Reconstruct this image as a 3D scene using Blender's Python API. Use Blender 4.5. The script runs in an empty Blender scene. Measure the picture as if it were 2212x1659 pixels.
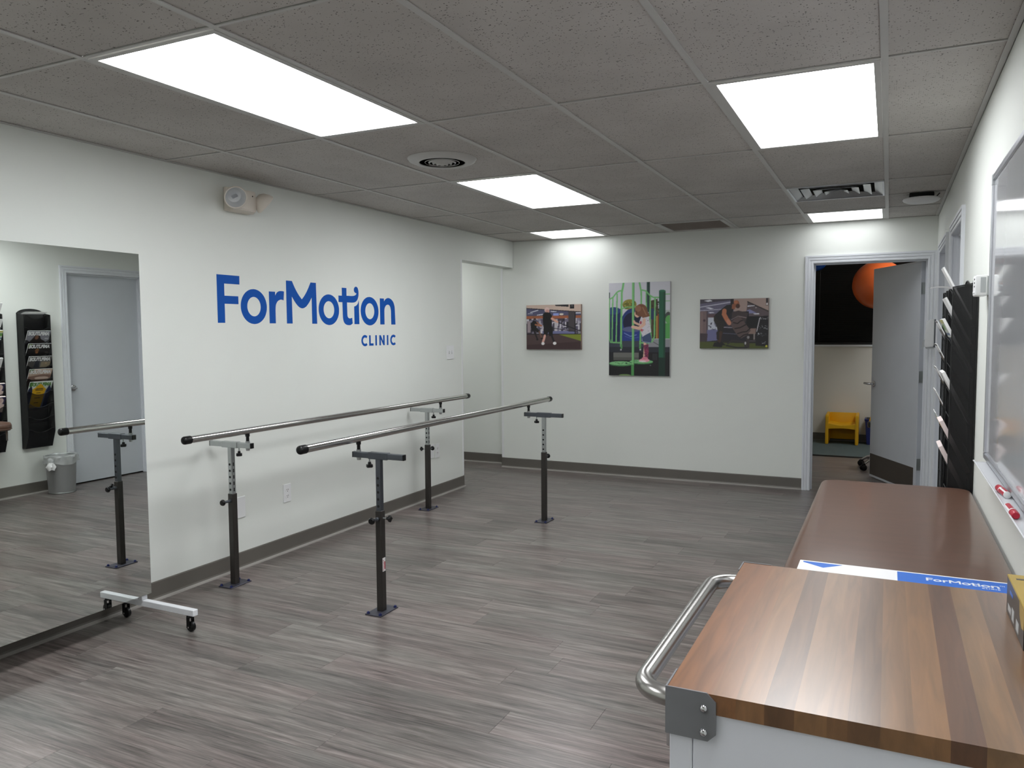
import bpy, bmesh, math, random
import numpy as np
from mathutils import Vector, Matrix
random.seed(7)
S = bpy.context.scene
COL = S.collection
R = math.radians

# ------------------------------------------------------------------ camera
cd = bpy.data.cameras.new('camera'); cam = bpy.data.objects.new('camera', cd); COL.objects.link(cam)
CR = ((0.9009965, 0.4337712, -0.0069203), (0.0225768, -0.0628131, -0.9977699), (-0.4332386, 0.8988309, -0.0663876))
mx = Matrix.Identity(4)
for i in range(3):
    mx[i][0] = CR[0][i]; mx[i][1] = -CR[1][i]; mx[i][2] = -CR[2][i]
mx.translation = (0.03436, -3.02642, 1.42602)
cam.matrix_world = mx
cd.sensor_width = 36.0; cd.sensor_fit = 'HORIZONTAL'; cd.lens = 1687.32 * 36.0 / 2212.0
cd.clip_start = 0.02
S.camera = cam
# ------------------------------------------------------------------ world, exposure, light levels
w = bpy.data.worlds.new('world'); S.world = w; w.use_nodes = True
w.node_tree.nodes['Background'].inputs[0].default_value = (0.02, 0.022, 0.028, 1)
w.node_tree.nodes['Background'].inputs[1].default_value = 0.3
S.view_settings.view_transform = 'Standard'; S.view_settings.look = 'None'
S.view_settings.gamma = 1.0; S.view_settings.use_curve_mapping = False
S.view_settings.exposure = 0.0
S.cycles.use_denoising = True
S.cycles.max_bounces = 10; S.cycles.diffuse_bounces = 5; S.cycles.glossy_bounces = 5
S.cycles.transparent_max_bounces = 24
S.cycles.sample_clamp_indirect = 6.0
S.cycles.caustics_reflective = False; S.cycles.caustics_refractive = False
LAMP = 15.2           # luminance of the ceiling panels
LAMP_FAR = 11.0        # the far room's own panel
LAMP_COLOR = (0.965, 0.985, 1.0)

# room dimensions (metres, from the photograph's perspective)
XL, XR, YB, YF, H = -3.489, 0.380, 4.329, -4.30, 2.353

# ------------------------------------------------------------------ helpers
def lin(c):
    def f(v):
        v /= 255.0
        return v / 12.92 if v <= 0.04045 else ((v + 0.055) / 1.055) ** 2.4
    return tuple(f(v) for v in c)

def mat(name, rgb, rough=0.5, metal=0.0, spec=0.5, var=0.0, scale=8.0, stretch=(1, 1, 1), bump=0.0, bscale=60.0,
        coat=0.0, alpha=None, trans=0.0, emit=None):
    m = bpy.data.materials.new(name); m.use_nodes = True
    nt = m.node_tree; b = nt.nodes['Principled BSDF']
    c = lin(rgb)
    b.inputs['Base Color'].default_value = (*c, 1); b.inputs['Roughness'].default_value = rough
    b.inputs['Metallic'].default_value = metal; b.inputs['Specular IOR Level'].default_value = spec
    b.inputs['Coat Weight'].default_value = coat; b.inputs['Coat Roughness'].default_value = 0.1
    if trans: b.inputs['Transmission Weight'].default_value = trans
    if alpha is not None: b.inputs['Alpha'].default_value = alpha
    if emit:
        b.inputs['Emission Color'].default_value = (*emit[0], 1); b.inputs['Emission Strength'].default_value = emit[1]
    if var or bump:
        tc = nt.nodes.new('ShaderNodeTexCoord'); mp = nt.nodes.new('ShaderNodeMapping')
        mp.inputs['Scale'].default_value = stretch
        nt.links.new(tc.outputs['Object'], mp.inputs['Vector'])
        if var:
            n = nt.nodes.new('ShaderNodeTexNoise'); n.inputs['Scale'].default_value = scale; n.inputs['Detail'].default_value = 5
            r = nt.nodes.new('ShaderNodeValToRGB')
            r.color_ramp.elements[0].position = 0.3; r.color_ramp.elements[1].position = 0.7
            r.color_ramp.elements[0].color = (*[v * (1 - var) for v in c], 1)
            r.color_ramp.elements[1].color = (*[min(1, v * (1 + var)) for v in c], 1)
            nt.links.new(mp.outputs[0], n.inputs['Vector']); nt.links.new(n.outputs['Fac'], r.inputs['Fac'])
            nt.links.new(r.outputs['Color'], b.inputs['Base Color'])
        if bump:
            n2 = nt.nodes.new('ShaderNodeTexNoise'); n2.inputs['Scale'].default_value = bscale; n2.inputs['Detail'].default_value = 4
            bp = nt.nodes.new('ShaderNodeBump'); bp.inputs['Strength'].default_value = bump; bp.inputs['Distance'].default_value = 0.002
            nt.links.new(mp.outputs[0], n2.inputs['Vector']); nt.links.new(n2.outputs['Fac'], bp.inputs['Height'])
            nt.links.new(bp.outputs['Normal'], b.inputs['Normal'])
    return m

def attr_mat(name, rough=0.6):
    m = bpy.data.materials.new(name); m.use_nodes = True; nt = m.node_tree
    a = nt.nodes.new('ShaderNodeAttribute'); a.attribute_name = 'print'
    nt.links.new(a.outputs['Color'], nt.nodes['Principled BSDF'].inputs['Base Color'])
    nt.nodes['Principled BSDF'].inputs['Roughness'].default_value = rough
    return m

def mesh_cloth(name, rgb, cover, rough=0.5):
    """fine woven wire mesh, too fine to resolve: open share falls as the sheet is seen at a slant, as between round wires"""
    m = bpy.data.materials.new(name); m.use_nodes = True; nt = m.node_tree
    b = nt.nodes['Principled BSDF']; b.inputs['Base Color'].default_value = (*lin(rgb), 1); b.inputs['Roughness'].default_value = rough
    t = nt.nodes.new('ShaderNodeBsdfTransparent'); mx = nt.nodes.new('ShaderNodeMixShader')
    lw = nt.nodes.new('ShaderNodeLayerWeight'); lw.inputs['Blend'].default_value = .35
    mr = nt.nodes.new('ShaderNodeMapRange'); mr.inputs['To Min'].default_value = cover; mr.inputs['To Max'].default_value = .97
    nt.links.new(lw.outputs['Facing'], mr.inputs['Value']); nt.links.new(mr.outputs[0], mx.inputs[0])
    nt.links.new(t.outputs[0], mx.inputs[1]); nt.links.new(b.outputs[0], mx.inputs[2])
    nt.links.new(mx.outputs[0], nt.nodes['Material Output'].inputs['Surface'])
    return m

def tagp(o, label=None, cat=None, group=None, kind=None):
    if label: o['label'] = label
    if cat: o['category'] = cat
    if group: o['group'] = group
    if kind: o['kind'] = kind
    return o

def wloc(o):
    v = Vector((0, 0, 0))
    while o is not None:
        v += o.location; o = o.parent
    return v

def thing(name, label, cat, loc=(0, 0, 0), group=None):
    o = bpy.data.objects.new(name, None); COL.objects.link(o); o.location = loc; o.empty_display_size = 0.1
    return tagp(o, label, cat, group)

def obj(name, bm, m, parent=None, smooth=False, origin=None, label=None, kind=None, local=False):
    """link a bmesh (in world coordinates unless local) as one mesh object below parent"""
    bmesh.ops.recalc_face_normals(bm, faces=bm.faces[:])
    me = bpy.data.meshes.new(name)
    off = wloc(parent) if parent else Vector((0, 0, 0))
    if origin is None: origin = off
    origin = Vector(origin)
    if not local: bm.transform(Matrix.Translation(-origin))
    bm.to_mesh(me); bm.free()
    for mm in (m if isinstance(m, (list, tuple)) else [m]): me.materials.append(mm)
    if smooth: shade(me)
    o = bpy.data.objects.new(name, me); COL.objects.link(o)
    o.parent = parent; o.location = origin - off
    return tagp(o, label, None, None, kind)

def shade(me, angle=40):
    for p in me.polygons: p.use_smooth = True
    try: me.set_sharp_from_angle(angle=R(angle))
    except Exception: pass

def struct(name, bm, m, parent=None, smooth=False):
    o = obj(name, bm, m, parent, smooth)
    if parent is None: o['kind'] = 'structure'
    return o

def B(): return bmesh.new()

def box(bm, x0, x1, y0, y1, z0, z1, bev=0.0, seg=2, rot=None, mi=0):
    c = Vector(((x0 + x1) / 2, (y0 + y1) / 2, (z0 + z1) / 2))
    m4 = Matrix.Translation(c) @ (rot.to_4x4() if rot else Matrix.Identity(4)) @ Matrix.Diagonal((x1 - x0, y1 - y0, z1 - z0, 1))
    n0 = len(bm.faces)
    r = bmesh.ops.create_cube(bm, size=1.0, matrix=m4)
    if bev:
        es = list({e for v in r['verts'] for e in v.link_edges})
        bmesh.ops.bevel(bm, geom=es, offset=bev, segments=seg, affect='EDGES', profile=0.5)
    if mi:
        bm.faces.ensure_lookup_table()
        for f in bm.faces[n0:]: f.material_index = mi
    return bm

def frame_from(d):
    d = d.normalized(); a = Vector((0, 0, 1)) if abs(d.z) < 0.95 else Vector((1, 0, 0))
    u = d.cross(a).normalized(); return u, d.cross(u).normalized()

def tube(bm, pts, r, n=12, caps=True):
    pts = [Vector(p) for p in pts]; rr = r if isinstance(r, (list, tuple)) else [r] * len(pts)
    rings = []; u = None
    for i, p in enumerate(pts):
        if i == 0: d = pts[1] - p
        elif i == len(pts) - 1: d = p - pts[-2]
        else: d = (pts[i + 1] - p).normalized() + (p - pts[i - 1]).normalized()
        if u is None: u, v = frame_from(d)
        else:
            d = d.normalized(); u = (u - d * u.dot(d)).normalized(); v = d.cross(u).normalized()
        rings.append([bm.verts.new(p + (u * math.cos(2 * math.pi * k / n) + v * math.sin(2 * math.pi * k / n)) * rr[i]) for k in range(n)])
    for a, b in zip(rings, rings[1:]):
        for k in range(n): bm.faces.new((a[k], a[(k + 1) % n], b[(k + 1) % n], b[k]))
    if caps: bm.faces.new(rings[0][::-1]); bm.faces.new(rings[-1])
    return bm

def lathe(bm, prof, c=(0, 0, 0), axis='z', n=24, flip=False):
    """profile of (radius, height) turned about an axis through c"""
    c = Vector(c); rings = []
    for r, h in prof:
        ring = []
        for k in range(n if r > 1e-6 else 1):
            a = 2 * math.pi * k / n; x, y = r * math.cos(a), r * math.sin(a)
            p = {'z': (x, y, h), 'x': (h, x, y), 'y': (x, h, y)}[axis]
            ring.append(bm.verts.new(c + Vector(p)))
        rings.append(ring)
    for a, b in zip(rings, rings[1:]):
        if len(a) == 1 and len(b) == 1: continue
        for k in range(n):
            if len(a) == 1: bm.faces.new((a[0], b[k], b[(k + 1) % n]))
            elif len(b) == 1: bm.faces.new((a[k], a[(k + 1) % n], b[0]))
            else: bm.faces.new((a[k], a[(k + 1) % n], b[(k + 1) % n], b[k]))
    if len(rings[0]) > 1: bm.faces.new(rings[0][::-1])
    if len(rings[-1]) > 1: bm.faces.new(rings[-1])
    return bm

def prism(bm, poly, fn, t0, t1):
    """extrude a 2-D polygon; fn(a, b, t) gives the point"""
    a = [bm.verts.new(fn(p[0], p[1], t0)) for p in poly]; b = [bm.verts.new(fn(p[0], p[1], t1)) for p in poly]
    n = len(poly)
    bm.faces.new(a[::-1]); bm.faces.new(b)
    for k in range(n): bm.faces.new((a[k], a[(k + 1) % n], b[(k + 1) % n], b[k]))
    return bm

def sphere(bm, c, r, n=24, m=16, sc=(1, 1, 1)):
    bmesh.ops.create_uvsphere(bm, u_segments=n, v_segments=m, radius=1.0,
                              matrix=Matrix.Translation(Vector(c)) @ Matrix.Diagonal((r * sc[0], r * sc[1], r * sc[2], 1)))
    return bm

def sheet(bm, pts, thick=0.0):
    """one polygon, optionally thickened along its normal"""
    vs = [bm.verts.new(p) for p in pts]; f = bm.faces.new(vs)
    if thick:
        f.normal_update(); nrm = f.normal.copy()
        r = bmesh.ops.extrude_face_region(bm, geom=[f])
        bmesh.ops.translate(bm, vec=nrm * thick, verts=[g for g in r['geom'] if isinstance(g, bmesh.types.BMVert)])
    return bm

def arc(cx, cy, rx, ry, a0, a1, n):
    return [(cx + rx * math.cos(R(a0 + (a1 - a0) * k / n)), cy + ry * math.sin(R(a0 + (a1 - a0) * k / n))) for k in range(n + 1)]

def catmull(pts, n=6):
    out = []
    for i in range(len(pts) - 1):
        p0 = pts[max(0, i - 1)]; p1 = pts[i]; p2 = pts[i + 1]; p3 = pts[min(len(pts) - 1, i + 2)]
        for k in range(n):
            t = k / n
            out.append(tuple(0.5 * (2 * b + (c - a) * t + (2 * a - 5 * b + 4 * c - d) * t * t + (3 * b - a - 3 * c + d) * t ** 3)
                             for a, b, c, d in zip(p0, p1, p2, p3)))
    return out + [tuple(pts[-1])]

def flat_mesh(splines, thick, mtx, m, name, parent):
    """filled 2-D outlines (holes allowed) with a small thickness, placed by mtx (its origin on the surface, z = outwards)"""
    cu = bpy.data.curves.new('outline', 'CURVE'); cu.dimensions = '2D'; cu.fill_mode = 'BOTH'; cu.extrude = thick / 2
    for s in splines:
        sp = cu.splines.new('POLY'); sp.points.add(len(s) - 1); sp.use_cyclic_u = True
        for k, p in enumerate(s): sp.points[k].co = (p[0], p[1], thick / 2, 1)
    t = bpy.data.objects.new('outline', cu); COL.objects.link(t)
    dg = bpy.context.evaluated_depsgraph_get()
    me = bpy.data.meshes.new_from_object(t.evaluated_get(dg))
    bpy.data.objects.remove(t); bpy.data.curves.remove(cu)
    return _place(me, mtx, m, name, parent)

def text_mesh(body, size, thick, mtx, m, name, parent, width=None, align='LEFT', bold=0.0):
    cu = bpy.data.curves.new('type', 'FONT'); cu.body = body; cu.size = size; cu.extrude = thick / 2; cu.align_x = align; cu.offset = bold
    t = bpy.data.objects.new('type', cu); COL.objects.link(t)
    dg = bpy.context.evaluated_depsgraph_get()
    me = bpy.data.meshes.new_from_object(t.evaluated_get(dg))
    bpy.data.objects.remove(t); bpy.data.curves.remove(cu)
    if width:
        xs = [v.co.x for v in me.vertices]; s = width / (max(xs) - min(xs)); x0 = min(xs)
        for v in me.vertices: v.co.x = (v.co.x - x0) * s
    for v in me.vertices: v.co.z += thick / 2
    return _place(me, mtx, m, name, parent)

def _place(me, mtx, m, name, parent):
    me.transform(Matrix.Translation(-wloc(parent)) @ mtx)
    me.materials.clear(); me.materials.append(m); me.name = name
    o = bpy.data.objects.new(name, me); COL.objects.link(o); o.parent = parent
    return o

def basis(origin, ax, ay, az):
    m4 = Matrix.Identity(4)
    for i in range(3):
        m4[i][0] = ax[i]; m4[i][1] = ay[i]; m4[i][2] = az[i]; m4[i][3] = origin[i]
    return m4

def copy_tree(o, parent=None, loc=None):
    c = o.copy(); COL.objects.link(c); c.parent = parent
    if loc is not None: c.location = loc
    for ch in o.children: copy_tree(ch, c)
    return c

# ------------------------------------------------------------------ a tiny rasteriser for the flat prints
class Raster:
    def __init__(s, w, h, rgb, ss=2):
        s.w, s.h, s.ss = w, h, ss
        s.a = np.zeros((h * ss, w * ss, 3)); s.a[:] = rgb
        yy, xx = np.mgrid[0:h * ss, 0:w * ss]; s.u = (xx + .5) / (w * ss); s.v = (yy + .5) / (h * ss)
    def _put(s, m, rgb): s.a[m] = rgb
    def poly(s, pts, rgb):
        m = np.zeros(s.u.shape, bool); n = len(pts)
        for i in range(n):
            x0, y0 = pts[i]; x1, y1 = pts[(i + 1) % n]
            if y0 == y1: continue
            c = ((y0 <= s.v) & (s.v < y1)) | ((y1 <= s.v) & (s.v < y0))
            m ^= c & (s.u < x0 + (s.v - y0) * (x1 - x0) / (y1 - y0))
        s._put(m, rgb)
    def rect(s, u0, u1, v0, v1, rgb): s._put((s.u >= u0) & (s.u < u1) & (s.v >= v0) & (s.v < v1), rgb)
    def ell(s, cu, cv, ru, rv, rgb): s._put(((s.u - cu) / ru) ** 2 + ((s.v - cv) / rv) ** 2 < 1, rgb)
    def line(s, pts, wd, rgb, asp=1.0):
        for (x0, y0), (x1, y1) in zip(pts, pts[1:]):
            dx, dy = x1 - x0, (y1 - y0) * asp; L = dx * dx + dy * dy + 1e-9
            t = np.clip(((s.u - x0) * dx + (s.v - y0) * asp * dy) / L, 0, 1)
            d = (s.u - x0 - t * dx) ** 2 + ((s.v - y0) * asp - t * dy) ** 2
            s._put(d < (wd / 2) ** 2, rgb)
    def speck(s, u0, u1, v0, v1, n, su, sv, cols, seed=1):
        rn = random.Random(seed)
        for _ in range(n):
            x = rn.uniform(u0, u1); y = rn.uniform(v0, v1); a = rn.uniform(.4, 1) * su; b = rn.uniform(.4, 1) * sv
            s.rect(x, min(x + a, u1), y, min(y + b, v1), rn.choice(cols))
    def out(s):
        return s.a.reshape(s.h, s.ss, s.w, s.ss, 3).mean((1, 3))

def print_sheet(name, img, mtx, wd, ht, m, parent):
    """a flat print: a fine grid whose corners carry the printed colours; mtx origin = lower left corner"""
    h, w_, _ = img.shape
    xs = np.linspace(0, wd, w_); ys = np.linspace(ht, 0, h)
    X, Y = np.meshgrid(xs, ys); co = np.stack([X, Y, np.zeros_like(X)], -1).reshape(-1, 3)
    i = np.arange(h * w_).reshape(h, w_)
    q = np.stack([i[1:, :-1], i[1:, 1:], i[:-1, 1:], i[:-1, :-1]], -1).reshape(-1, 4)
    me = bpy.data.meshes.new(name); me.from_pydata(co.tolist(), [], q.tolist())
    at = me.attributes.new('print', 'FLOAT_COLOR', 'POINT')
    c = img.reshape(-1, 3) / 255.0; c = np.where(c <= .04045, c / 12.92, ((c + .055) / 1.055) ** 2.4)
    at.data.foreach_set('color', np.concatenate([c, np.ones((len(c), 1))], 1).astype(np.float32).ravel())
    return _place(me, mtx, m, name, parent)

# ------------------------------------------------------------------ materials
M = {}
M['wall'] = mat('wall paint', (226, 229, 224), 0.62, var=0.012, scale=1.5, bump=0.05, bscale=180)
M['wall2'] = mat('wall paint warm', (222, 219, 210), 0.7, var=0.02, scale=1.5)
M['tee'] = mat('ceiling grid metal', (188, 187, 184), 0.42, var=0.02)
M['door'] = mat('door paint blue grey', (196, 200, 206), 0.5, var=0.02, scale=4)
M['casing'] = mat('door casing paint', (218, 221, 226), 0.4, var=0.006, scale=3)
M['base'] = mat('rubber cove base', (99, 95, 89), 0.5, var=0.04, scale=6)
M['toesheen'] = mat('painted toe sheen', (146, 142, 137), .5, var=.03)  # lighter tone painted in for the sheen along the cove toe
M['black'] = mat('black plastic', (9, 9, 10), 0.32, spec=.35, var=0.05)
M['satin'] = mat('satin stainless steel', (172, 170, 167), 0.27, 1.0)
M['blacksteel'] = mat('black powder coated steel', (40, 37, 34), 0.42, var=0.08, scale=14)
M['chrome'] = mat('chrome', (205, 205, 208), 0.12, 1.0)
M['steel'] = mat('polished stainless steel', (200, 198, 195), 0.17, 1.0)
M['zinc'] = mat('zinc plated tube', (176, 180, 180), 0.3, 0.85, var=0.06, scale=20)
M['dark_shaded_zinc'] = mat('dark grey metal and shaded zinc', (92, 96, 102), 0.34, 0.8, var=0.05, scale=20)  # dark fittings, and the zinc with shade put into its colour
M['plate'] = mat('blue grey base plate', (78, 78, 88), 0.42, 0.6, var=0.08, scale=20)
M['bolt'] = mat('blue zinc bolt', (52, 60, 110), 0.35, 0.7)
M['white'] = mat('white plastic', (232, 233, 234), 0.4, var=0.01)
M['whitepaint'] = mat('white painted steel', (228, 230, 234), 0.35, var=0.015)
M['cream'] = mat('cream plastic', (222, 214, 203), 0.5, var=0.03)
M['dark'] = mat('dark slot', (14, 13, 12), 0.8)
M['blue'] = mat('blue vinyl', (8, 80, 168), 0.6, spec=.2, var=0.02)
M['boxblue'] = mat('blue print', (48, 110, 205), 0.35, var=0.01)
M['paper'] = mat('white card', (236, 236, 236), 0.55, var=0.01)
M['mesh'] = mesh_cloth('black wire mesh', (20, 20, 23), 0.45)
M['meshside'] = mesh_cloth('black wire mesh sides', (13, 13, 15), 0.68)
M['wire'] = mat('black wire', (14, 14, 16), 0.35)
M['silvermesh'] = mesh_cloth('silver wire mesh', (150, 150, 150), 0.62, 0.35)
M['lens'] = mat('clear lens', (225, 230, 235), 0.08, alpha=.22, spec=0.7, bump=.5, bscale=90)
M['silvered'] = mat('silvered reflector', (226, 226, 224), 0.35, .55)
M['vane'] = mat('bright diffuser vane', (226, 228, 230), 0.22, .45, var=.02)
M['trayalu'] = mat('pale tray metal', (222, 224, 228), 0.38, .25, var=.01)
M['mirror'] = mat('mirror glass', (236, 240, 237), 0.0, 1.0)
M['printed'] = attr_mat('printed canvas', 0.55)
M['printedgloss'] = attr_mat('printed cover', 0.3)
M['canvas'] = mat('canvas edge', (205, 200, 196), 0.7, var=0.03, bump=0.1, bscale=300)
M['vinyl'] = mat('brown vinyl', (96, 69, 56), 0.34, var=0.07, scale=3, stretch=(1.4, 9, 1), bump=0.05, bscale=420, coat=0.35)
M['maple'] = mat('maple wood', (196, 150, 96), 0.45, var=0.1, scale=3, stretch=(8, 8, 1))
M['alum'] = mat('aluminium', (198, 200, 206), 0.3, 0.9, var=0.02)
M['board'] = mat('whiteboard enamel', (222, 224, 228), 0.07, var=0.01, coat=0.6)
M['yellow'] = mat('yellow moulded plastic', (232, 178, 16), 0.42, var=0.02)
M['orange'] = mat('orange rubber', (228, 106, 50), 0.28, var=0.03, spec=0.5)
M['ballblue'] = mat('blue rubber', (20, 70, 150), 0.3, var=0.03)
M['navy'] = mat('navy plastic', (24, 36, 104), 0.4, var=0.03)
M['mat'] = mat('teal foam mat', (84, 98, 98), 0.75, var=0.06, scale=3, stretch=(6, 1, 1))
M['blind'] = mat('dark blind', (20, 17, 16), 0.5, var=0.05)
M['glassnight'] = mat('night window glass', (6, 6, 8), 0.08)
M['gold'] = mat('gold card', (178, 150, 62), 0.32, 0.35, var=0.08, scale=12)
M['boxblack'] = mat('black card', (30, 28, 28), 0.3, var=0.15, scale=10)
M['red'] = mat('red plastic', (176, 24, 50), 0.35, var=0.02)
M['gunmetal'] = mat('gunmetal plate', (120, 121, 125), 0.4, 0.25, var=0.12, scale=9)
M['kick'] = mat('kick plate', (72, 66, 60), 0.4, var=0.05, scale=8)
M['cartwhite'] = mat('cart white enamel', (216, 218, 226), 0.32, var=0.012)
M['grey'] = mat('grey plastic', (176, 180, 182), 0.42, var=0.02)
M['bag'] = mat('clear bin liner', (225, 228, 228), 0.25, alpha=0.42, var=0.1, scale=14)
M['ball white'] = mat('white felt', (225, 225, 225), 0.8)
M['louver'] = mat('return grille', (176, 167, 160), 0.5, var=0.04)
M['cable'] = mat('black rubber', (12, 12, 12), 0.6)

def panel_emit(LAMP):
    m = bpy.data.materials.new('lit diffuser'); m.use_nodes = True; nt = m.node_tree
    b = nt.nodes['Principled BSDF']; b.inputs['Base Color'].default_value = (.8, .8, .8, 1); b.inputs['Roughness'].default_value = .5
    tc = nt.nodes.new('ShaderNodeTexCoord'); n = nt.nodes.new('ShaderNodeTexNoise'); n.inputs['Scale'].default_value = 2.5
    mr = nt.nodes.new('ShaderNodeMapRange'); mr.inputs['To Min'].default_value = LAMP * .95; mr.inputs['To Max'].default_value = LAMP * 1.05
    nt.links.new(tc.outputs['Object'], n.inputs['Vector']); nt.links.new(n.outputs['Fac'], mr.inputs['Value'])
    nt.links.new(mr.outputs[0], b.inputs['Emission Strength'])
    b.inputs['Emission Color'].default_value = (*LAMP_COLOR, 1)
    return m
M['lamp'] = panel_emit(LAMP); M['lampsquare'] = panel_emit(LAMP * .29); M['lampside'] = panel_emit(LAMP * .72); M['lampfar'] = panel_emit(LAMP_FAR)

def floor_mat():
    m = bpy.data.materials.new('grey wood plank vinyl'); m.use_nodes = True; nt = m.node_tree; L = nt.links.new
    b = nt.nodes['Principled BSDF']
    tc = nt.nodes.new('ShaderNodeTexCoord'); oi = nt.nodes.new('ShaderNodeObjectInfo')
    off = nt.nodes.new('ShaderNodeVectorMath'); off.operation = 'MULTIPLY_ADD'
    cx = nt.nodes.new('ShaderNodeCombineXYZ')
    for k in range(3): L(oi.outputs['Random'], cx.inputs[k])
    L(cx.outputs[0], off.inputs[0]); off.inputs[1].default_value = (37, 91, 53); L(tc.outputs['Object'], off.inputs[2])
    def noise(sc, stretch, det=6, rough=.6, dist=0.0):
        mp = nt.nodes.new('ShaderNodeMapping'); mp.inputs['Scale'].default_value = stretch
        n = nt.nodes.new('ShaderNodeTexNoise'); n.inputs['Scale'].default_value = sc; n.inputs['Detail'].default_value = det
        n.inputs['Roughness'].default_value = rough; n.inputs['Distortion'].default_value = dist
        L(off.outputs[0], mp.inputs['Vector']); L(mp.outputs[0], n.inputs['Vector']); return n
    g1 = noise(2.2, (1.1, 16, 1), 8, .62, .6)
    g2 = noise(4.0, (1.5, 50, 1), 6, .66, .5)
    mixf = nt.nodes.new('ShaderNodeMix'); mixf.inputs[0].default_value = .45
    L(g1.outputs['Fac'], mixf.inputs[2]); L(g2.outputs['Fac'], mixf.inputs[3])
    ramp = nt.nodes.new('ShaderNodeValToRGB'); e = ramp.color_ramp.elements
    e[0].position = .35; e[0].color = (*lin((60, 55, 54)), 1)
    e[1].position = .68; e[1].color = (*lin((158, 151, 147)), 1)
    x = e.new(.5); x.color = (*lin((112, 105, 102)), 1)
    L(mixf.outputs[0], ramp.inputs['Fac'])
    t = noise(.9, (1.0, 5, 1), 3)
    tr = nt.nodes.new('ShaderNodeValToRGB'); f = tr.color_ramp.elements
    f[0].position = .35; f[0].color = (*[v for v in (1.02, .945, .945)], 1)
    f[1].position = .65; f[1].color = (.94, .985, .96, 1)
    L(t.outputs['Fac'], tr.inputs['Fac'])
    mul = nt.nodes.new('ShaderNodeMix'); mul.data_type = 'RGBA'; mul.blend_type = 'MULTIPLY'; mul.inputs[0].default_value = 1
    L(ramp.outputs['Color'], mul.inputs[6]); L(tr.outputs['Color'], mul.inputs[7])
    mr = nt.nodes.new('ShaderNodeMapRange'); mr.inputs['To Min'].default_value = .80; mr.inputs['To Max'].default_value = 1.03
    L(oi.outputs['Random'], mr.inputs['Value'])
    hs = nt.nodes.new('ShaderNodeHueSaturation'); L(mul.outputs[2], hs.inputs['Color']); L(mr.outputs[0], hs.inputs['Value'])
    L(hs.outputs['Color'], b.inputs['Base Color'])
    b.inputs['Roughness'].default_value = .31; b.inputs['Specular IOR Level'].default_value = .5
    bp = nt.nodes.new('ShaderNodeBump'); bp.inputs['Strength'].default_value = .12; bp.inputs['Distance'].default_value = .002
    L(g2.outputs['Fac'], bp.inputs['Height']); L(bp.outputs['Normal'], b.inputs['Normal'])
    return m
M['floor'] = floor_mat()

def tile_mat():
    m = bpy.data.materials.new('mineral fibre tile'); m.use_nodes = True; nt = m.node_tree; L = nt.links.new
    b = nt.nodes['Principled BSDF']; b.inputs['Roughness'].default_value = .9; b.inputs['Specular IOR Level'].default_value = .15
    tc = nt.nodes.new('ShaderNodeTexCoord'); oi = nt.nodes.new('ShaderNodeObjectInfo')
    cx = nt.nodes.new('ShaderNodeCombineXYZ')
    for k in range(3): L(oi.outputs['Random'], cx.inputs[k])
    off = nt.nodes.new('ShaderNodeVectorMath'); off.operation = 'MULTIPLY_ADD'
    L(cx.outputs[0], off.inputs[0]); off.inputs[1].default_value = (17, 31, 3); L(tc.outputs['Object'], off.inputs[2])
    # pin holes
    v = nt.nodes.new('ShaderNodeTexVoronoi'); v.inputs['Scale'].default_value = 125; v.inputs['Randomness'].default_value = 1
    L(off.outputs[0], v.inputs['Vector'])
    sep = nt.nodes.new('ShaderNodeSeparateColor'); L(v.outputs['Color'], sep.inputs[0])
    rad = nt.nodes.new('ShaderNodeMapRange'); rad.inputs['From Min'].default_value = .45; rad.inputs['From Max'].default_value = 1
    rad.inputs['To Min'].default_value = 0.0; rad.inputs['To Max'].default_value = .34
    L(sep.outputs[0], rad.inputs['Value'])
    lt = nt.nodes.new('ShaderNodeMath'); lt.operation = 'LESS_THAN'; L(v.outputs['Distance'], lt.inputs[0]); L(rad.outputs[0], lt.inputs[1])
    # short fissures
    mp = nt.nodes.new('ShaderNodeMapping'); mp.inputs['Scale'].default_value = (1.0, 2.6, 1)
    L(off.outputs[0], mp.inputs['Vector'])
    n = nt.nodes.new('ShaderNodeTexNoise'); n.inputs['Scale'].default_value = 55; n.inputs['Detail'].default_value = 2
    L(mp.outputs[0], n.inputs['Vector'])
    gt = nt.nodes.new('ShaderNodeMath'); gt.operation = 'GREATER_THAN'; gt.inputs[1].default_value = .70; L(n.outputs['Fac'], gt.inputs[0])
    mxm = nt.nodes.new('ShaderNodeMath'); mxm.operation = 'MAXIMUM'; L(lt.outputs[0], mxm.inputs[0]); L(gt.outputs[0], mxm.inputs[1])
    n2 = nt.nodes.new('ShaderNodeTexNoise'); n2.inputs['Scale'].default_value = 3; n2.inputs['Detail'].default_value = 4
    L(off.outputs[0], n2.inputs['Vector'])
    r = nt.nodes.new('ShaderNodeValToRGB'); e = r.color_ramp.elements
    e[0].position = .3; e[0].color = (*lin((184, 180, 176)), 1); e[1].position = .7; e[1].color = (*lin((196, 192, 188)), 1)
    L(n2.outputs['Fac'], r.inputs['Fac'])
    mc = nt.nodes.new('ShaderNodeMix'); mc.data_type = 'RGBA'; L(mxm.outputs[0], mc.inputs[0]); L(r.outputs['Color'], mc.inputs[6])
    mc.inputs[7].default_value = (*lin((100, 96, 92)), 1)
    L(mc.outputs[2], b.inputs['Base Color'])
    return m
M['tile'] = tile_mat()

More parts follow.
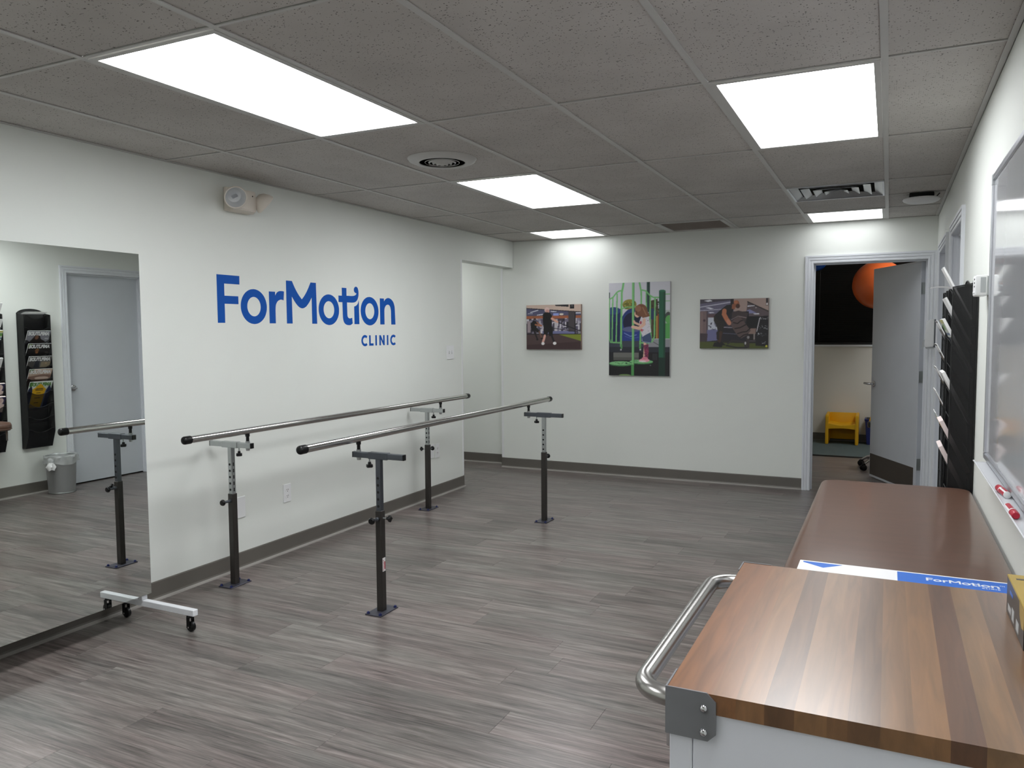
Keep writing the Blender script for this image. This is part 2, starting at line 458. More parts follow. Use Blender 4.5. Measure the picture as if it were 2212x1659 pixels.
def wood_mat():
    """butcher block: each strip takes its tone from its own object colour, grain runs along y"""
    m = bpy.data.materials.new('butcher block'); m.use_nodes = True; nt = m.node_tree; L = nt.links.new
    b = nt.nodes['Principled BSDF']; b.inputs['Roughness'].default_value = .34; b.inputs['Coat Weight'].default_value = .8
    b.inputs['Coat Roughness'].default_value = .24
    tc = nt.nodes.new('ShaderNodeTexCoord'); oi = nt.nodes.new('ShaderNodeObjectInfo')
    cx = nt.nodes.new('ShaderNodeCombineXYZ')
    for k in range(3): L(oi.outputs['Random'], cx.inputs[k])
    off = nt.nodes.new('ShaderNodeVectorMath'); off.operation = 'MULTIPLY_ADD'
    L(cx.outputs[0], off.inputs[0]); off.inputs[1].default_value = (17, 31, 13); L(tc.outputs['Object'], off.inputs[2])
    mp = nt.nodes.new('ShaderNodeMapping'); mp.inputs['Scale'].default_value = (24, 1.6, 8); L(off.outputs[0], mp.inputs['Vector'])
    n = nt.nodes.new('ShaderNodeTexNoise'); n.inputs['Scale'].default_value = 2.2; n.inputs['Detail'].default_value = 7; n.inputs['Distortion'].default_value = .8
    L(mp.outputs[0], n.inputs['Vector'])
    mr = nt.nodes.new('ShaderNodeMapRange'); mr.inputs['From Min'].default_value = .25; mr.inputs['From Max'].default_value = .75
    mr.inputs['To Min'].default_value = .68; mr.inputs['To Max'].default_value = 1.2
    L(n.outputs['Fac'], mr.inputs['Value'])
    hs = nt.nodes.new('ShaderNodeHueSaturation'); L(oi.outputs['Color'], hs.inputs['Color']); L(mr.outputs[0], hs.inputs['Value'])
    L(hs.outputs['Color'], b.inputs['Base Color'])
    return m
M['block'] = wood_mat()
# ================================================================== STRUCTURE
# ---- floor: slab + individually laid planks
bm = B()
box(bm, -6.6, XR + .2, YF - .1, YB + .2, -.12, -.004)
box(bm, XL - .02, XR + .02, YF, -2.42, -.004, 0)
box(bm, -6.5, -5.0, 3.1, 4.515, -.004, 0)
box(bm, -1.75, 1.65, YB, 7.8, -.12, 0)
floor = struct('floor', bm, M['floor'])
PW, PL = .178, 1.22
plank_cache = {}
def plank(x0, x1, y0, y1):
    key = (round(x1 - x0, 3), round(y1 - y0, 3))
    if key[0] < .03 or key[1] < .02: return
    if key not in plank_cache:
        b_ = B(); hx, hy = (x1 - x0) / 2 - .0002, (y1 - y0) / 2 - .0002
        top = [b_.verts.new(p) for p in ((-hx + .0006, -hy + .0006, 0), (hx - .0006, -hy + .0006, 0), (hx - .0006, hy - .0006, 0), (-hx + .0006, hy - .0006, 0))]
        low = [b_.verts.new(p) for p in ((-hx, -hy, -.0006), (hx, -hy, -.0006), (hx, hy, -.0006), (-hx, hy, -.0006))]
        bot = [b_.verts.new((v.co.x, v.co.y, -.0045)) for v in low]
        b_.faces.new(top)
        for a, c in ((low, top), (bot, low)):
            for k in range(4): b_.faces.new((a[k], a[(k + 1) % 4], c[(k + 1) % 4], c[k]))
        me = bpy.data.meshes.new('plank'); b_.to_mesh(me); b_.free(); me.materials.append(M['floor']); plank_cache[key] = me
    o = bpy.data.objects.new('plank', plank_cache[key]); COL.objects.link(o)
    o.parent = floor; o.location = ((x0 + x1) / 2, (y0 + y1) / 2, 0)
rows = int(math.ceil((4.515 + 2.42) / PW))
for r_ in range(rows):
    y0 = -2.42 + r_ * PW; y1 = min(y0 + PW, 4.515)
    segs = []
    if y0 < YB: segs.append((XL, XR, y0, min(y1, YB)))
    if y1 > 3.242: segs.append((-5.0, XL if y0 < YB else -3.632, max(y0, 3.1), y1))
    if y0 < YB < y1: segs.append((-3.632, -3.632, y0, y1))
    offx = XL - random.choice((.1, .31, .52, .72, .93, 1.13)) - (.07 * (r_ % 3))
    for (a0, a1, b0, b1) in segs:
        x = offx - PL * 2
        while x < a1:
            s0, s1 = max(x, a0), min(x + PL, a1)
            if s1 > s0: plank(s0, s1, b0, b1)
            x += PL

# ---- walls
bm = B(); box(bm, XL - .143, XL, YF, 3.242, 0, H + .1)
box(bm, XL - .143, XL, 3.242, YB, 2.087, H + .1)
wall_left = struct('wall_left', bm, M['wall'])
bm = B(); box(bm, -3.632, -.591, YB, YB + .12, 0, H + .1); box(bm, .333, XR + .12, YB, YB + .12, 0, H + .1)
box(bm, -.591, .333, YB, YB + .12, 2.025, H + .1); box(bm, -3.632, -3.49, YB + .12, 4.515, 0, H + .1)
box(bm, -3.632, -3.489, YB - .002, YB, 2.087, H)
wall_back = struct('wall_back', bm, M['wall'])
DR = ((1.77, 2.58), (3.03, 3.84))
bm = B(); ys = [YF, DR[0][0] - .02, DR[0][1] + .02, DR[1][0] - .02, DR[1][1] + .02, YB]
for k in (0, 2, 4): box(bm, XR, XR + .12, ys[k], ys[k + 1], 0, H + .1)
for k in (1, 3): box(bm, XR, XR + .12, ys[k], ys[k + 1], 2.025, H + .1)
wall_right = struct('wall_right', bm, M['wall'])
bm = B(); box(bm, XL, XR, YF - .12, YF, 0, H + .1); struct('wall_front', bm, M['wall'])
bm = B(); box(bm, -6.5, -3.49, 4.515, 4.63, 0, H + .1); struct('wall_corridor_back', bm, M['wall'])
bm = B(); box(bm, -6.5, XL - .143, 3.0, 3.1, 0, H + .1); box(bm, XL - .15, XL - .143, 3.1, 3.242, 0, 2.087); struct('wall_corridor_front', bm, M['wall'])
bm = B(); box(bm, -6.62, -6.5, 3.0, 4.63, 0, H + .1); struct('wall_corridor_end', bm, M['wall'])
H2 = 2.72
WX0, WX1, WZ0, WZ1, YW = -1.45, 1.3, 1.236, 2.42, 7.74
bm = B()
box(bm, -1.7, 1.6, YW, YW + .12, 0, WZ0); box(bm, -1.7, 1.6, YW, YW + .12, WZ1, H2)
box(bm, -1.7, WX0, YW, YW + .12, WZ0, WZ1); box(bm, WX1, 1.6, YW, YW + .12, WZ0, WZ1)
struct('wall_far', bm, M['wall2'])
bm = B(); box(bm, -1.82, -1.7, YB + .12, YW + .12, 0, H2); struct('wall_far_left', bm, M['wall2'])
bm = B(); box(bm, 1.6, 1.72, YB + .12, YW + .12, 0, H2); struct('wall_far_right', bm, M['wall2'])
bm = B(); box(bm, -1.7, -.591, YB + .115, YB + .122, 0, H2); box(bm, .333, 1.6, YB + .115, YB + .122, 0, H2)
box(bm, -.591, .333, YB + .115, YB + .122, 2.025, H2); struct('wall_far_front', bm, M['wall2'])
bm = B(); box(bm, -1.82, 1.72, YB + .12, YW + .12, H2, H2 + .1); struct('ceiling', bm, M['wall2']).name = 'ceiling_far'
# closets behind the two side doors stay shut: only a back board each
for k, (d0, d1) in enumerate(DR):
    bm = B(); box(bm, XR + .12, XR + .14, d0 - .05, d1 + .05, 0, 2.06); struct('wall_closet', bm, M['wall2'])

# ---- corner guards on the opening
bm = B(); prism(bm, [(XL - .001, 3.242 - .02), (XL + .002, 3.242 - .02), (XL + .002, 3.244), (XL - .022, 3.244), (XL - .022, 3.242), (XL - .001, 3.242)],
                lambda a, b, t: (a, b, t), .11, 2.087)
struct('trim_1', bm, M['white'])
bm = B(); prism(bm, [(-3.634, YB - .002), (-3.610, YB - .002), (-3.610, YB), (-3.632, YB), (-3.632, YB + .022), (-3.634, YB + .022)],
                lambda a, b, t: (a, b, t), .11, 2.087)
struct('trim_2', bm, M['white'])

# ---- cove baseboards
PROF = [(0, 0), (.017, 0), (.017, .003), (.010, .008), (.0055, .020), (.005, .096), (.003, .101), (0, .102)]
def cove(name, p0, p1, nrm, m=M['base']):
    bm = B(); p0, p1, nrm = Vector((*p0, 0)), Vector((*p1, 0)), Vector((*nrm, 0))
    prism(bm, PROF, lambda a, b, t: (p0 if t == 0 else p1) + nrm * a + Vector((0, 0, b)), 0, 1)
    o = struct(name, bm, m)
    bm = B(); prism(bm, [(.009, .0002), (.0215, .0002), (.0195, .006), (.013, .0095), (.0075, .0125)], lambda a, b, t: (p0 if t == 0 else p1) + nrm * a + Vector((0, 0, b)), 0, 1)  # added strip: light caught by the toe is put into its paler colour
    obj('toe_sheen_bead', bm, M['toesheen'], o)
    return o
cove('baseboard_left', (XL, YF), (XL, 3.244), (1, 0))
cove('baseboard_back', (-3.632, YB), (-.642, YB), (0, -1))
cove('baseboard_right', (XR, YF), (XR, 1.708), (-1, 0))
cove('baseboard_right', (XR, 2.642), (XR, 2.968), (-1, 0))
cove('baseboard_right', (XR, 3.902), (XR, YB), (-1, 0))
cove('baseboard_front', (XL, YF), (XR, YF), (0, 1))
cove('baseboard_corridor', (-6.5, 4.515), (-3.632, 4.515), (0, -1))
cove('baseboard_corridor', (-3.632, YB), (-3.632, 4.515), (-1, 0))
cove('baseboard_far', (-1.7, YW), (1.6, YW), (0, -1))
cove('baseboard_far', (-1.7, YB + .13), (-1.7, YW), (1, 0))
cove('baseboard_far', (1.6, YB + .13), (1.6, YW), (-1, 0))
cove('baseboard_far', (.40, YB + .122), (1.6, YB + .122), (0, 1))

# ---- door casings: moulded profile mitred round the opening
CPROF = [(0, 0), (0, .010), (.006, .013), (.016, .013), (.019, .009), (.025, .009), (.028, .015), (.042, .016), (.045, .012),
         (.050, .012), (.053, .018), (.067, .018), (.067, 0)]
def casing(name, o0, o1, top, fn):
    """fn(s, z, h): s along the wall, h away from it"""
    bm = B(); rings = []
    for d, h in CPROF:
        rings.append([bm.verts.new(fn(*q, h)) for q in ((o0 - d, 0), (o0 - d, top + d), (o1 + d, top + d), (o1 + d, 0))])
    for a, b in zip(rings, rings[1:] + rings[:1]):
        for k in range(3): bm.faces.new((a[k], a[k + 1], b[k + 1], b[k]))
    bm.faces.new([r[0] for r in rings]); bm.faces.new([r[3] for r in rings][::-1])
    return struct(name, bm, M['casing'])
casing('trim_3', -.573, .313, 2.005, lambda s, z, h: (s, YB - h, z))
casing('trim_4', DR[0][0] + .006, DR[0][1] - .006, 2.005, lambda s, z, h: (XR - h, s, z))
casing('trim_5', DR[1][0] + .006, DR[1][1] - .006, 2.005, lambda s, z, h: (XR - h, s, z))
def jamb(name, o0, o1, fn, stop):
    bm = B()
    def bx(a0, a1, d0, d1, z0, z1):
        p, q = Vector(fn(a0, d0, z0)), Vector(fn(a1, d1, z1))
        box(bm, min(p.x, q.x), max(p.x, q.x), min(p.y, q.y), max(p.y, q.y), z0, z1)
    bx(o0 - .02, o0, 0, .12, 0, 2.025); bx(o1, o1 + .02, 0, .12, 0, 2.025); bx(o0, o1, 0, .12, 2.005, 2.025)
    bx(o0, o0 + .012, *stop, 0, 2.005); bx(o1 - .012, o1, *stop, 0, 2.005); bx(o0 + .012, o1 - .012, *stop, 1.993, 2.005)
    return struct(name, bm, M['casing'])
j3 = jamb('trim_6', -.571, .313, lambda s, d, z: (s, YB + d, z), (.055, .072))
bm = B(); box(bm, -.571, -.5695, YB + .082, YB + .112, .87, .94); obj('strike_plate', bm, M['gunmetal'], j3)
jamb('trim_7', *DR[0], lambda s, d, z: (XR + d, s, z), (.028, .048))
jamb('trim_8', *DR[1], lambda s, d, z: (XR + d, s, z), (.028, .048))

def lever(bm, base, out, along):
    """rose, neck and lever of a door handle"""
    base, out, along = Vector(base), Vector(out), Vector(along)
    tube(bm, [base, base + out * .010], .028, 20); tube(bm, [base + out * .010, base + out * .016], [.028, .014], 20)
    pts = [base + out * .01, base + out * .045, base + out * .058 + along * .012, base + out * .06 + along * .03, base + out * .058 + along * .088]
    tube(bm, pts, [.011, .011, .0115, .0105, .009], 12)
    return bm
# ---- the two shut side doors
for k, (d0, d1) in enumerate(DR):
    bm = B(); box(bm, XR + .05, XR + .094, d0 + .003, d1 - .003, .01, 2.001, .002, 1)
    d = struct('door_%d' % (k + 1), bm, M['door'])
    if k == 0: obj('door_handle', lever(B(), (XR + .05, d0 + .065, .925), (-1, 0, 0), (0, -.6, 0)), M['chrome'], d, True)
    else: obj('door_handle', lever(B(), (XR + .05, d0 + .065, .925), (-1, 0, 0), (0, 1, 0)), M['chrome'], d, True)
# ---- the open door, swung into the far room
TH = R(-64.8)
d3 = bpy.data.objects.new('door_3', None); COL.objects.link(d3); d3.location = (.311, YB + .122, 0); d3['kind'] = 'structure'
rot = Matrix.Translation(d3.location) @ Matrix.Rotation(TH, 4, 'Z')
def leafpart(name, bm, m, smooth=False, parent=d3):
    bm.transform(rot); return obj(name, bm, m, parent, smooth)
bm = B(); box(bm, -.882, -.002, -.047, -.003, .012, 2.0, .002, 1); leafpart('door_leaf', bm, M['door'])
bm = B(); box(bm, -.872, -.045, -.0485, -.047, .034, .236); leafpart('kick_plate', bm, M['kick'])
bm = lever(B(), (-.815, -.047, .91), (0, -1, 0), (-1, 0, 0)); leafpart('door_handle', bm, M['chrome'], True)
bm = lever(B(), (-.815, -.003, .91), (0, 1, 0), (-1, 0, 0)); leafpart('door_handle', bm, M['chrome'], True)
for hz in (.27, 1.02, 1.77):
    bm = B(); tube(bm, [(.004, .004, hz - .05), (.004, .004, hz + .05)], .006, 10); box(bm, -.0025, .0, -.042, 0, hz - .05, hz + .05)
    leafpart('hinge', bm, M['zinc'])
for hz in (.27, 1.02, 1.77):
    bm = B(); box(bm, .3105, .313, YB + .08, YB + .12, hz - .05, hz + .05); obj('hinge_leaf', bm, M['zinc'], j3)

# ---- ceiling: slab above, tees, tiles
CX = [XL, -3.0473, -2.4323, -1.8286, -1.2163, -.6087, 0.0, XR]
RY = [YF, -3.664, -2.445, -1.2245, 0.0, 1.2176, 2.4373, 3.6626, YB]
bm = B(); box(bm, XL - .14, XR + .12, YF - .12, YB + .12, H + .10, H + .16); box(bm, -6.62, XL - .143, 3.0, 4.63, H + .055, H + .16)
ceiling = struct('ceiling', bm, M['wall2'])
TW = .024
def tee(name, x0, x1, y0, y1):
    bm = B(); box(bm, x0, x1, y0, y1, H, H + .0035)
    cx, cy = (x0 + x1) / 2, (y0 + y1) / 2
    if x1 - x0 < y1 - y0: box(bm, cx - .003, cx + .003, y0, y1, H + .0035, H + .032)
    else: box(bm, x0, x1, cy - .003, cy + .003, H + .0035, H + .032)
    return obj(name, bm, M['tee'], ceiling, origin=(cx, cy, H))
for x in CX[1:-1]: tee('main_tee', x - TW / 2, x + TW / 2, YF, YB)
bm = B(); box(bm, XL, XL + .022, YF, YB, H - .0005, H + .003); box(bm, XR - .022, XR, YF, YB, H - .0005, H + .003)
box(bm, XL + .022, XR - .022, YB - .022, YB, H - .0005, H + .003); box(bm, XL + .022, XR - .022, YF, YF + .022, H - .0005, H + .003)
box(bm, XL, XL + .002, YF, YB, H - .0005, H + .03); box(bm, XR - .002, XR, YF, YB, H - .0005, H + .03)
obj('wall_angle', bm, M['tee'], ceiling)
for j in range(len(CX) - 1):
    a, b = CX[j] + (TW / 2 if j else .022), CX[j + 1] - (TW / 2 if j < len(CX) - 2 else .022)
    for y in RY[1:-1]: tee('cross_tee', a, b, y - .006, y + .006)
MIDY = 3.048
tee('cross_tee', CX[5] + TW / 2, CX[6] - TW / 2, MIDY - .006, MIDY + .006)
tee('cross_tee', CX[6] + TW / 2, XR - .022, MIDY - .006, MIDY + .006)
YL = 3.6626 + .6096
for j in (1, 3, 5): tee('cross_tee', CX[j] + TW / 2, CX[j + 1] - TW / 2, YL + .006, YL + .02)

LIGHTS = {(2, 3): 0, (2, 5): 0, (1, 7): 1, (5, 4): 0, (5, 7): 1, (2, 1): 0, (5, 2): 0}   # (column, row): 1 = square panel
LLAB = {(2, 3): 'long lit ceiling panel above the wall mirror, largest of the lights in view',
        (2, 5): 'long lit ceiling panel just beyond the round air diffuser',
        (1, 7): 'small square lit ceiling panel by the back wall, nearest the corridor opening',
        (5, 4): 'lit ceiling panel over the brown treatment table, nearest the whiteboard',
        (5, 7): 'small square lit ceiling panel above the open doorway',
        (2, 1): 'lit ceiling panel behind the camera over the open floor', (5, 2): 'lit ceiling panel behind the camera over the wooden topped cart'}
tile_cache = {}
def tile(x0, x1, y0, y1):
    key = (round(x1 - x0, 3), round(y1 - y0, 3))
    if key not in tile_cache:
        hx, hy = key[0] / 2, key[1] / 2; bm = B(); box(bm, -hx, hx, -hy, hy, 0.0, .016)
        me = bpy.data.meshes.new('ceiling_tile'); bm.to_mesh(me); bm.free(); me.materials.append(M['tile']); tile_cache[key] = me
    o = bpy.data.objects.new('ceiling_tile', tile_cache[key]); COL.objects.link(o); o.parent = ceiling
    o.location = ((x0 + x1) / 2, (y0 + y1) / 2, H + .0045)
RC = (-2.151, .662, .13)      # round diffuser
for j in range(len(CX) - 1):
    for k in range(len(RY) - 1):
        x0, x1, y0, y1 = CX[j] + .004, CX[j + 1] - .004, RY[k] + .009, RY[k + 1] - .009
        if (j, k) in LIGHTS or (j, k) == (3, 7): continue
        if (j, k) == (5, 6): tile(x0, x1, MIDY + .009, y1); continue
        if (j, k) == (6, 6): tile(x0, x1, y0, MIDY - .009); tile(x0, x1, MIDY + .009, y1); continue
        if (j, k) == (2, 4):
            flat_mesh([[(x0, y0), (x1, y0), (x1, y1), (x0, y1)], arc(RC[0], RC[1], RC[2] + .004, RC[2] + .004, 360, 0, 48)[:-1]], .016,
                      Matrix.Translation((0, 0, H + .0045)), M['tile'], 'ceiling_tile', ceiling); continue
        tile(x0, x1, y0, y1)
def ceiling_light(x0, x1, y0, y1, label, z=None, lamp=None):
    H = z or 2.353
    t = thing('ceiling_light', label, 'light', ((x0 + x1) / 2, (y0 + y1) / 2, H), 'ceiling light panels')
    bm = B(); f = .022
    for a in ((x0, x1, y0, y0 + f), (x0, x1, y1 - f, y1), (x0, x0 + f, y0 + f, y1 - f), (x1 - f, x1, y0 + f, y1 - f)):
        box(bm, *a, H - .002, H + .012)
    box(bm, x0, x1, y0, y1, H + .03, H + .05)
    obj('frame', bm, M['tee'], t)
    bm = B(); box(bm, x0 + f, x1 - f, y0 + f, y1 - f, H + .003, H + .008); obj('diffuser', bm, lamp or M['lamp'], t)
for (j, k), sq in LIGHTS.items():
    ceiling_light(CX[j] + .0125, CX[j + 1] - .0125, RY[k] + .0125, (YL + .003 if sq else RY[k + 1] - .0125), LLAB[(j, k)], None, M['lampsquare'] if sq else M['lampside'] if j == 5 else None)
# a panel in the corridor, out of sight
ceiling_light(-4.95, -4.35, 3.52, 4.1, 'lit square ceiling panel in the corridor', H, M['lampside'])
ceiling_light(.35, .95, 5.75, 6.97, 'lit ceiling panel in the far room', H2 - .05, M['lampfar'])

# ---- square supply diffuser
x0, x1, y0, y1 = CX[5] + .013, CX[6] - .013, RY[6] + .013, MIDY - .013
cx, cy = (x0 + x1) / 2, (y0 + y1) / 2
t = thing('supply_diffuser', 'square stepped metal air diffuser in the ceiling by the white ceiling device', 'air vent', (cx, cy, H))
bm = B(); hw = (x1 - x0) / 2; hd = (y1 - y0) / 2
for a in ((x0, x1, y0, y0 + .012), (x0, x1, y1 - .012, y1), (x0, x0 + .012, y0 + .012, y1 - .012), (x1 - .012, x1, y0 + .012, y1 - .012)): box(bm, *a, H - .003, H + .006)
obj('frame', bm, M['alum'], t)
bm = B(); box(bm, x0, x1, y0, y1, H + .085, H + .09); obj('plenum', bm, M['dark'], t)
for k, a in enumerate((1.0, .76, .50, .26)):
    bm = B(); ao, ai = a, a - .17
    zz = H + .002 - .002 * k; zt = zz + .017
    lo = [bm.verts.new((cx + sx * (hw - .012) * ao, cy + sy * (hd - .012) * ao, zz)) for sx, sy in ((-1, -1), (1, -1), (1, 1), (-1, 1))]
    hi = [bm.verts.new((cx + sx * (hw - .012) * ai, cy + sy * (hd - .012) * ai, zt)) for sx, sy in ((-1, -1), (1, -1), (1, 1), (-1, 1))]
    for q in range(4): bm.faces.new((lo[q], lo[(q + 1) % 4], hi[(q + 1) % 4], hi[q]))
    bmesh.ops.solidify(bm, geom=bm.faces[:], thickness=.0015)
    obj('louver', bm, M['vane'], t)

# ---- return grille
x0, x1, y0, y1 = CX[3] + .013, CX[4] - .013, RY[7] + .013, YL + .003
t = thing('return_grille', 'grey slatted return air grille in the ceiling against the back wall', 'air vent', ((x0 + x1) / 2, (y0 + y1) / 2, H))
bm = B(); f = .035
for a in ((x0, x1, y0, y0 + f), (x0, x1, y1 - f, y1), (x0, x0 + f, y0 + f, y1 - f), (x1 - f, x1, y0 + f, y1 - f)): box(bm, *a, H - .004, H + .008)
obj('frame', bm, M['tee'], t)
bm = B(); box(bm, x0, x1, y0, y1, H + .04, H + .045); obj('backing', bm, M['kick'], t)
n = 20; sl = None
for k in range(n):
    yy = y0 + f + (k + .5) * (y1 - y0 - 2 * f) / n
    if sl is None:
        bm = B(); box(bm, x0 + f, x1 - f, yy - .013, yy + .013, H + .008, H + .0095, rot=Matrix.Rotation(R(38), 3, 'X')); sl = obj('slat', bm, M['louver'], t, origin=(0, yy, H)); continue
    c = sl.copy(); COL.objects.link(c); c.parent = t; c.location = sl.location + Vector((0, k * (y1 - y0 - 2 * f) / n, 0))

# ---- round diffuser
cx, cy, rr = RC
t = thing('round_diffuser', 'round ceiling air diffuser with dark nested rings beside the emergency lamp', 'air vent', (cx, cy, H))
bm = lathe(B(), [(rr, .03), (rr, -.012), (.150, -.014), (.176, -.004), (.182, .0035), (.186, .0035), (.178, -.008), (.152, -.019), (rr - .006, -.018), (rr - .004, .03)], (cx, cy, H), n=64)
obj('flange', bm, M['tee'], t, True)
bm = lathe(B(), [(rr - .010, -.015), (rr - .010, .085), (0, .085), (0, .087), (rr - .0085, .087), (rr - .0085, -.015)], (cx, cy, H), n=40); obj('duct', bm, M['dark'], t)
for k, r_ in enumerate((.104, .082, .060, .039)):
    zl = -.018 - .005 * k
    bm = lathe(B(), [(r_ + .006, zl + .030), (r_ - .012, zl), (r_ - .0135, zl + .001), (r_ + .0045, zl + .031)], (cx, cy, H), n=48); bm.faces.ensure_lookup_table()
    for f_ in [f for f in bm.faces if len(f.verts) > 4]: bm.faces.remove(f_)
    obj('cone_ring', bm, M['tee'], t, True)
bm = lathe(B(), [(0, -.032), (.010, -.031), (.016, -.024), (.022, .0), (0, .0)], (cx, cy, H), n=24); obj('hub', bm, M['tee'], t, True)

# ---- white ceiling device by the right wall
cx, cy, zb = .215, 3.10, H - .062
t = thing('wireless_access_point', 'white rounded device hanging just below the ceiling tiles beside the square air diffuser', 'ceiling device', (cx, cy, H))
bm = lathe(B(), [(0, zb - H), (.060, zb - H + .001), (.092, zb - H + .005), (.110, zb - H + .014), (.116, zb - H + .024), (.112, zb - H + .032), (0, zb - H + .034)], (cx, cy, H), n=48); obj('housing', bm, M['white'], t, True)
bm = B(); box(bm, cx - .075, cx + .075, cy - .075, cy + .075, zb + .034, H + .0005, .004, 1); obj('mounting_bracket', bm, M['dark'], t)
bm = tube(B(), [(cx + .085, cy + .02, zb + .036), (cx + .10, cy + .03, zb + .052), (cx + .112, cy + .03, H + .003)], .003, 8); obj('cable', bm, M['cable'], t)

# ---- window of the far room with its dark blind
bm = B(); box(bm, WX0 - .02, WX1 + .02, YW - .018, YW + .10, WZ0 - .022, WZ0); sill = struct('trim_9', bm, M['whitepaint'])
bm = B(); box(bm, WX0, WX1, YW + .10, YW + .106, WZ0, WZ1); win = struct('window_1', bm, M['glassnight'])
bm = B()
for a in ((WX0, WX0 + .04, WZ0, WZ1), (WX1 - .04, WX1, WZ0, WZ1), (WX0 + .04, WX1 - .04, WZ0, WZ0 + .04), (WX0 + .04, WX1 - .04, WZ1 - .04, WZ1), (-.1, -.05, WZ0 + .04, WZ1 - .04)):
    box(bm, a[0], a[1], YW + .07, YW + .10, a[2], a[3])
obj('window_frame', bm, M['blind'], win)
t = thing('window_blind', 'dark horizontal slat blind lowered over the window of the far room', 'blind', (0, YW + .03, WZ0))
bm = B(); box(bm, WX0 + .01, WX1 - .01, YW + .005, YW + .055, WZ1 - .05, WZ1); obj('head_rail', bm, M['blind'], t)
bm = B(); box(bm, WX0 + .01, WX1 - .01, YW + .012, YW + .042, WZ0 + .004, WZ0 + .026); obj('bottom_rail', bm, M['blind'], t)
sl = None; k = 0; z = WZ0 + .045
while z < WZ1 - .06:
    if sl is None:
        bm = B(); box(bm, WX0 + .012, WX1 - .012, YW + .014, YW + .04, z - .0006, z + .0006, rot=Matrix.Rotation(R(-62), 3, 'X')); sl = obj('slat', bm, M['blind'], t, origin=(0, YW + .03, z))
    else:
        c = sl.copy(); COL.objects.link(c); c.parent = t; c.location = sl.location + Vector((0, 0, k * .0225))
    k += 1; z += .0225
bm = tube(B(), [(-.775, YW - .004, WZ0 + .05), (-.768, YW - .004, WZ1 - .05)], .0025, 6); obj('wand', bm, M['blacksteel'], t)
# ================================================================== PARALLEL BARS
def hexnut(bm, c, r, h):
    return tube(bm, [Vector(c), Vector(c) + Vector((0, 0, h))], r, 6)
def lobed_knob(bm, c, axis, r=.017, t=.014):
    """four-lobed clamping knob on a stem"""
    axis = Vector(axis); u, v = frame_from(axis); n = 32; c = Vector(c)
    def ring(o, s): return [bm.verts.new(c + axis * o + (u * math.cos(2 * math.pi * k / n) + v * math.sin(2 * math.pi * k / n)) * r * s * (1 + .2 * math.cos(8 * math.pi * k / n))) for k in range(n)]
    rs = [ring(-.012, .42), ring(0, .5), ring(.001, .95), ring(t, 1.0), ring(t + .003, .8)]
    for a, b in zip(rs, rs[1:]):
        for k in range(n): bm.faces.new((a[k], a[(k + 1) % n], b[(k + 1) % n], b[k]))
    bm.faces.new(rs[0][::-1]); bm.faces.new(rs[-1])
    return bm
BZ = .888
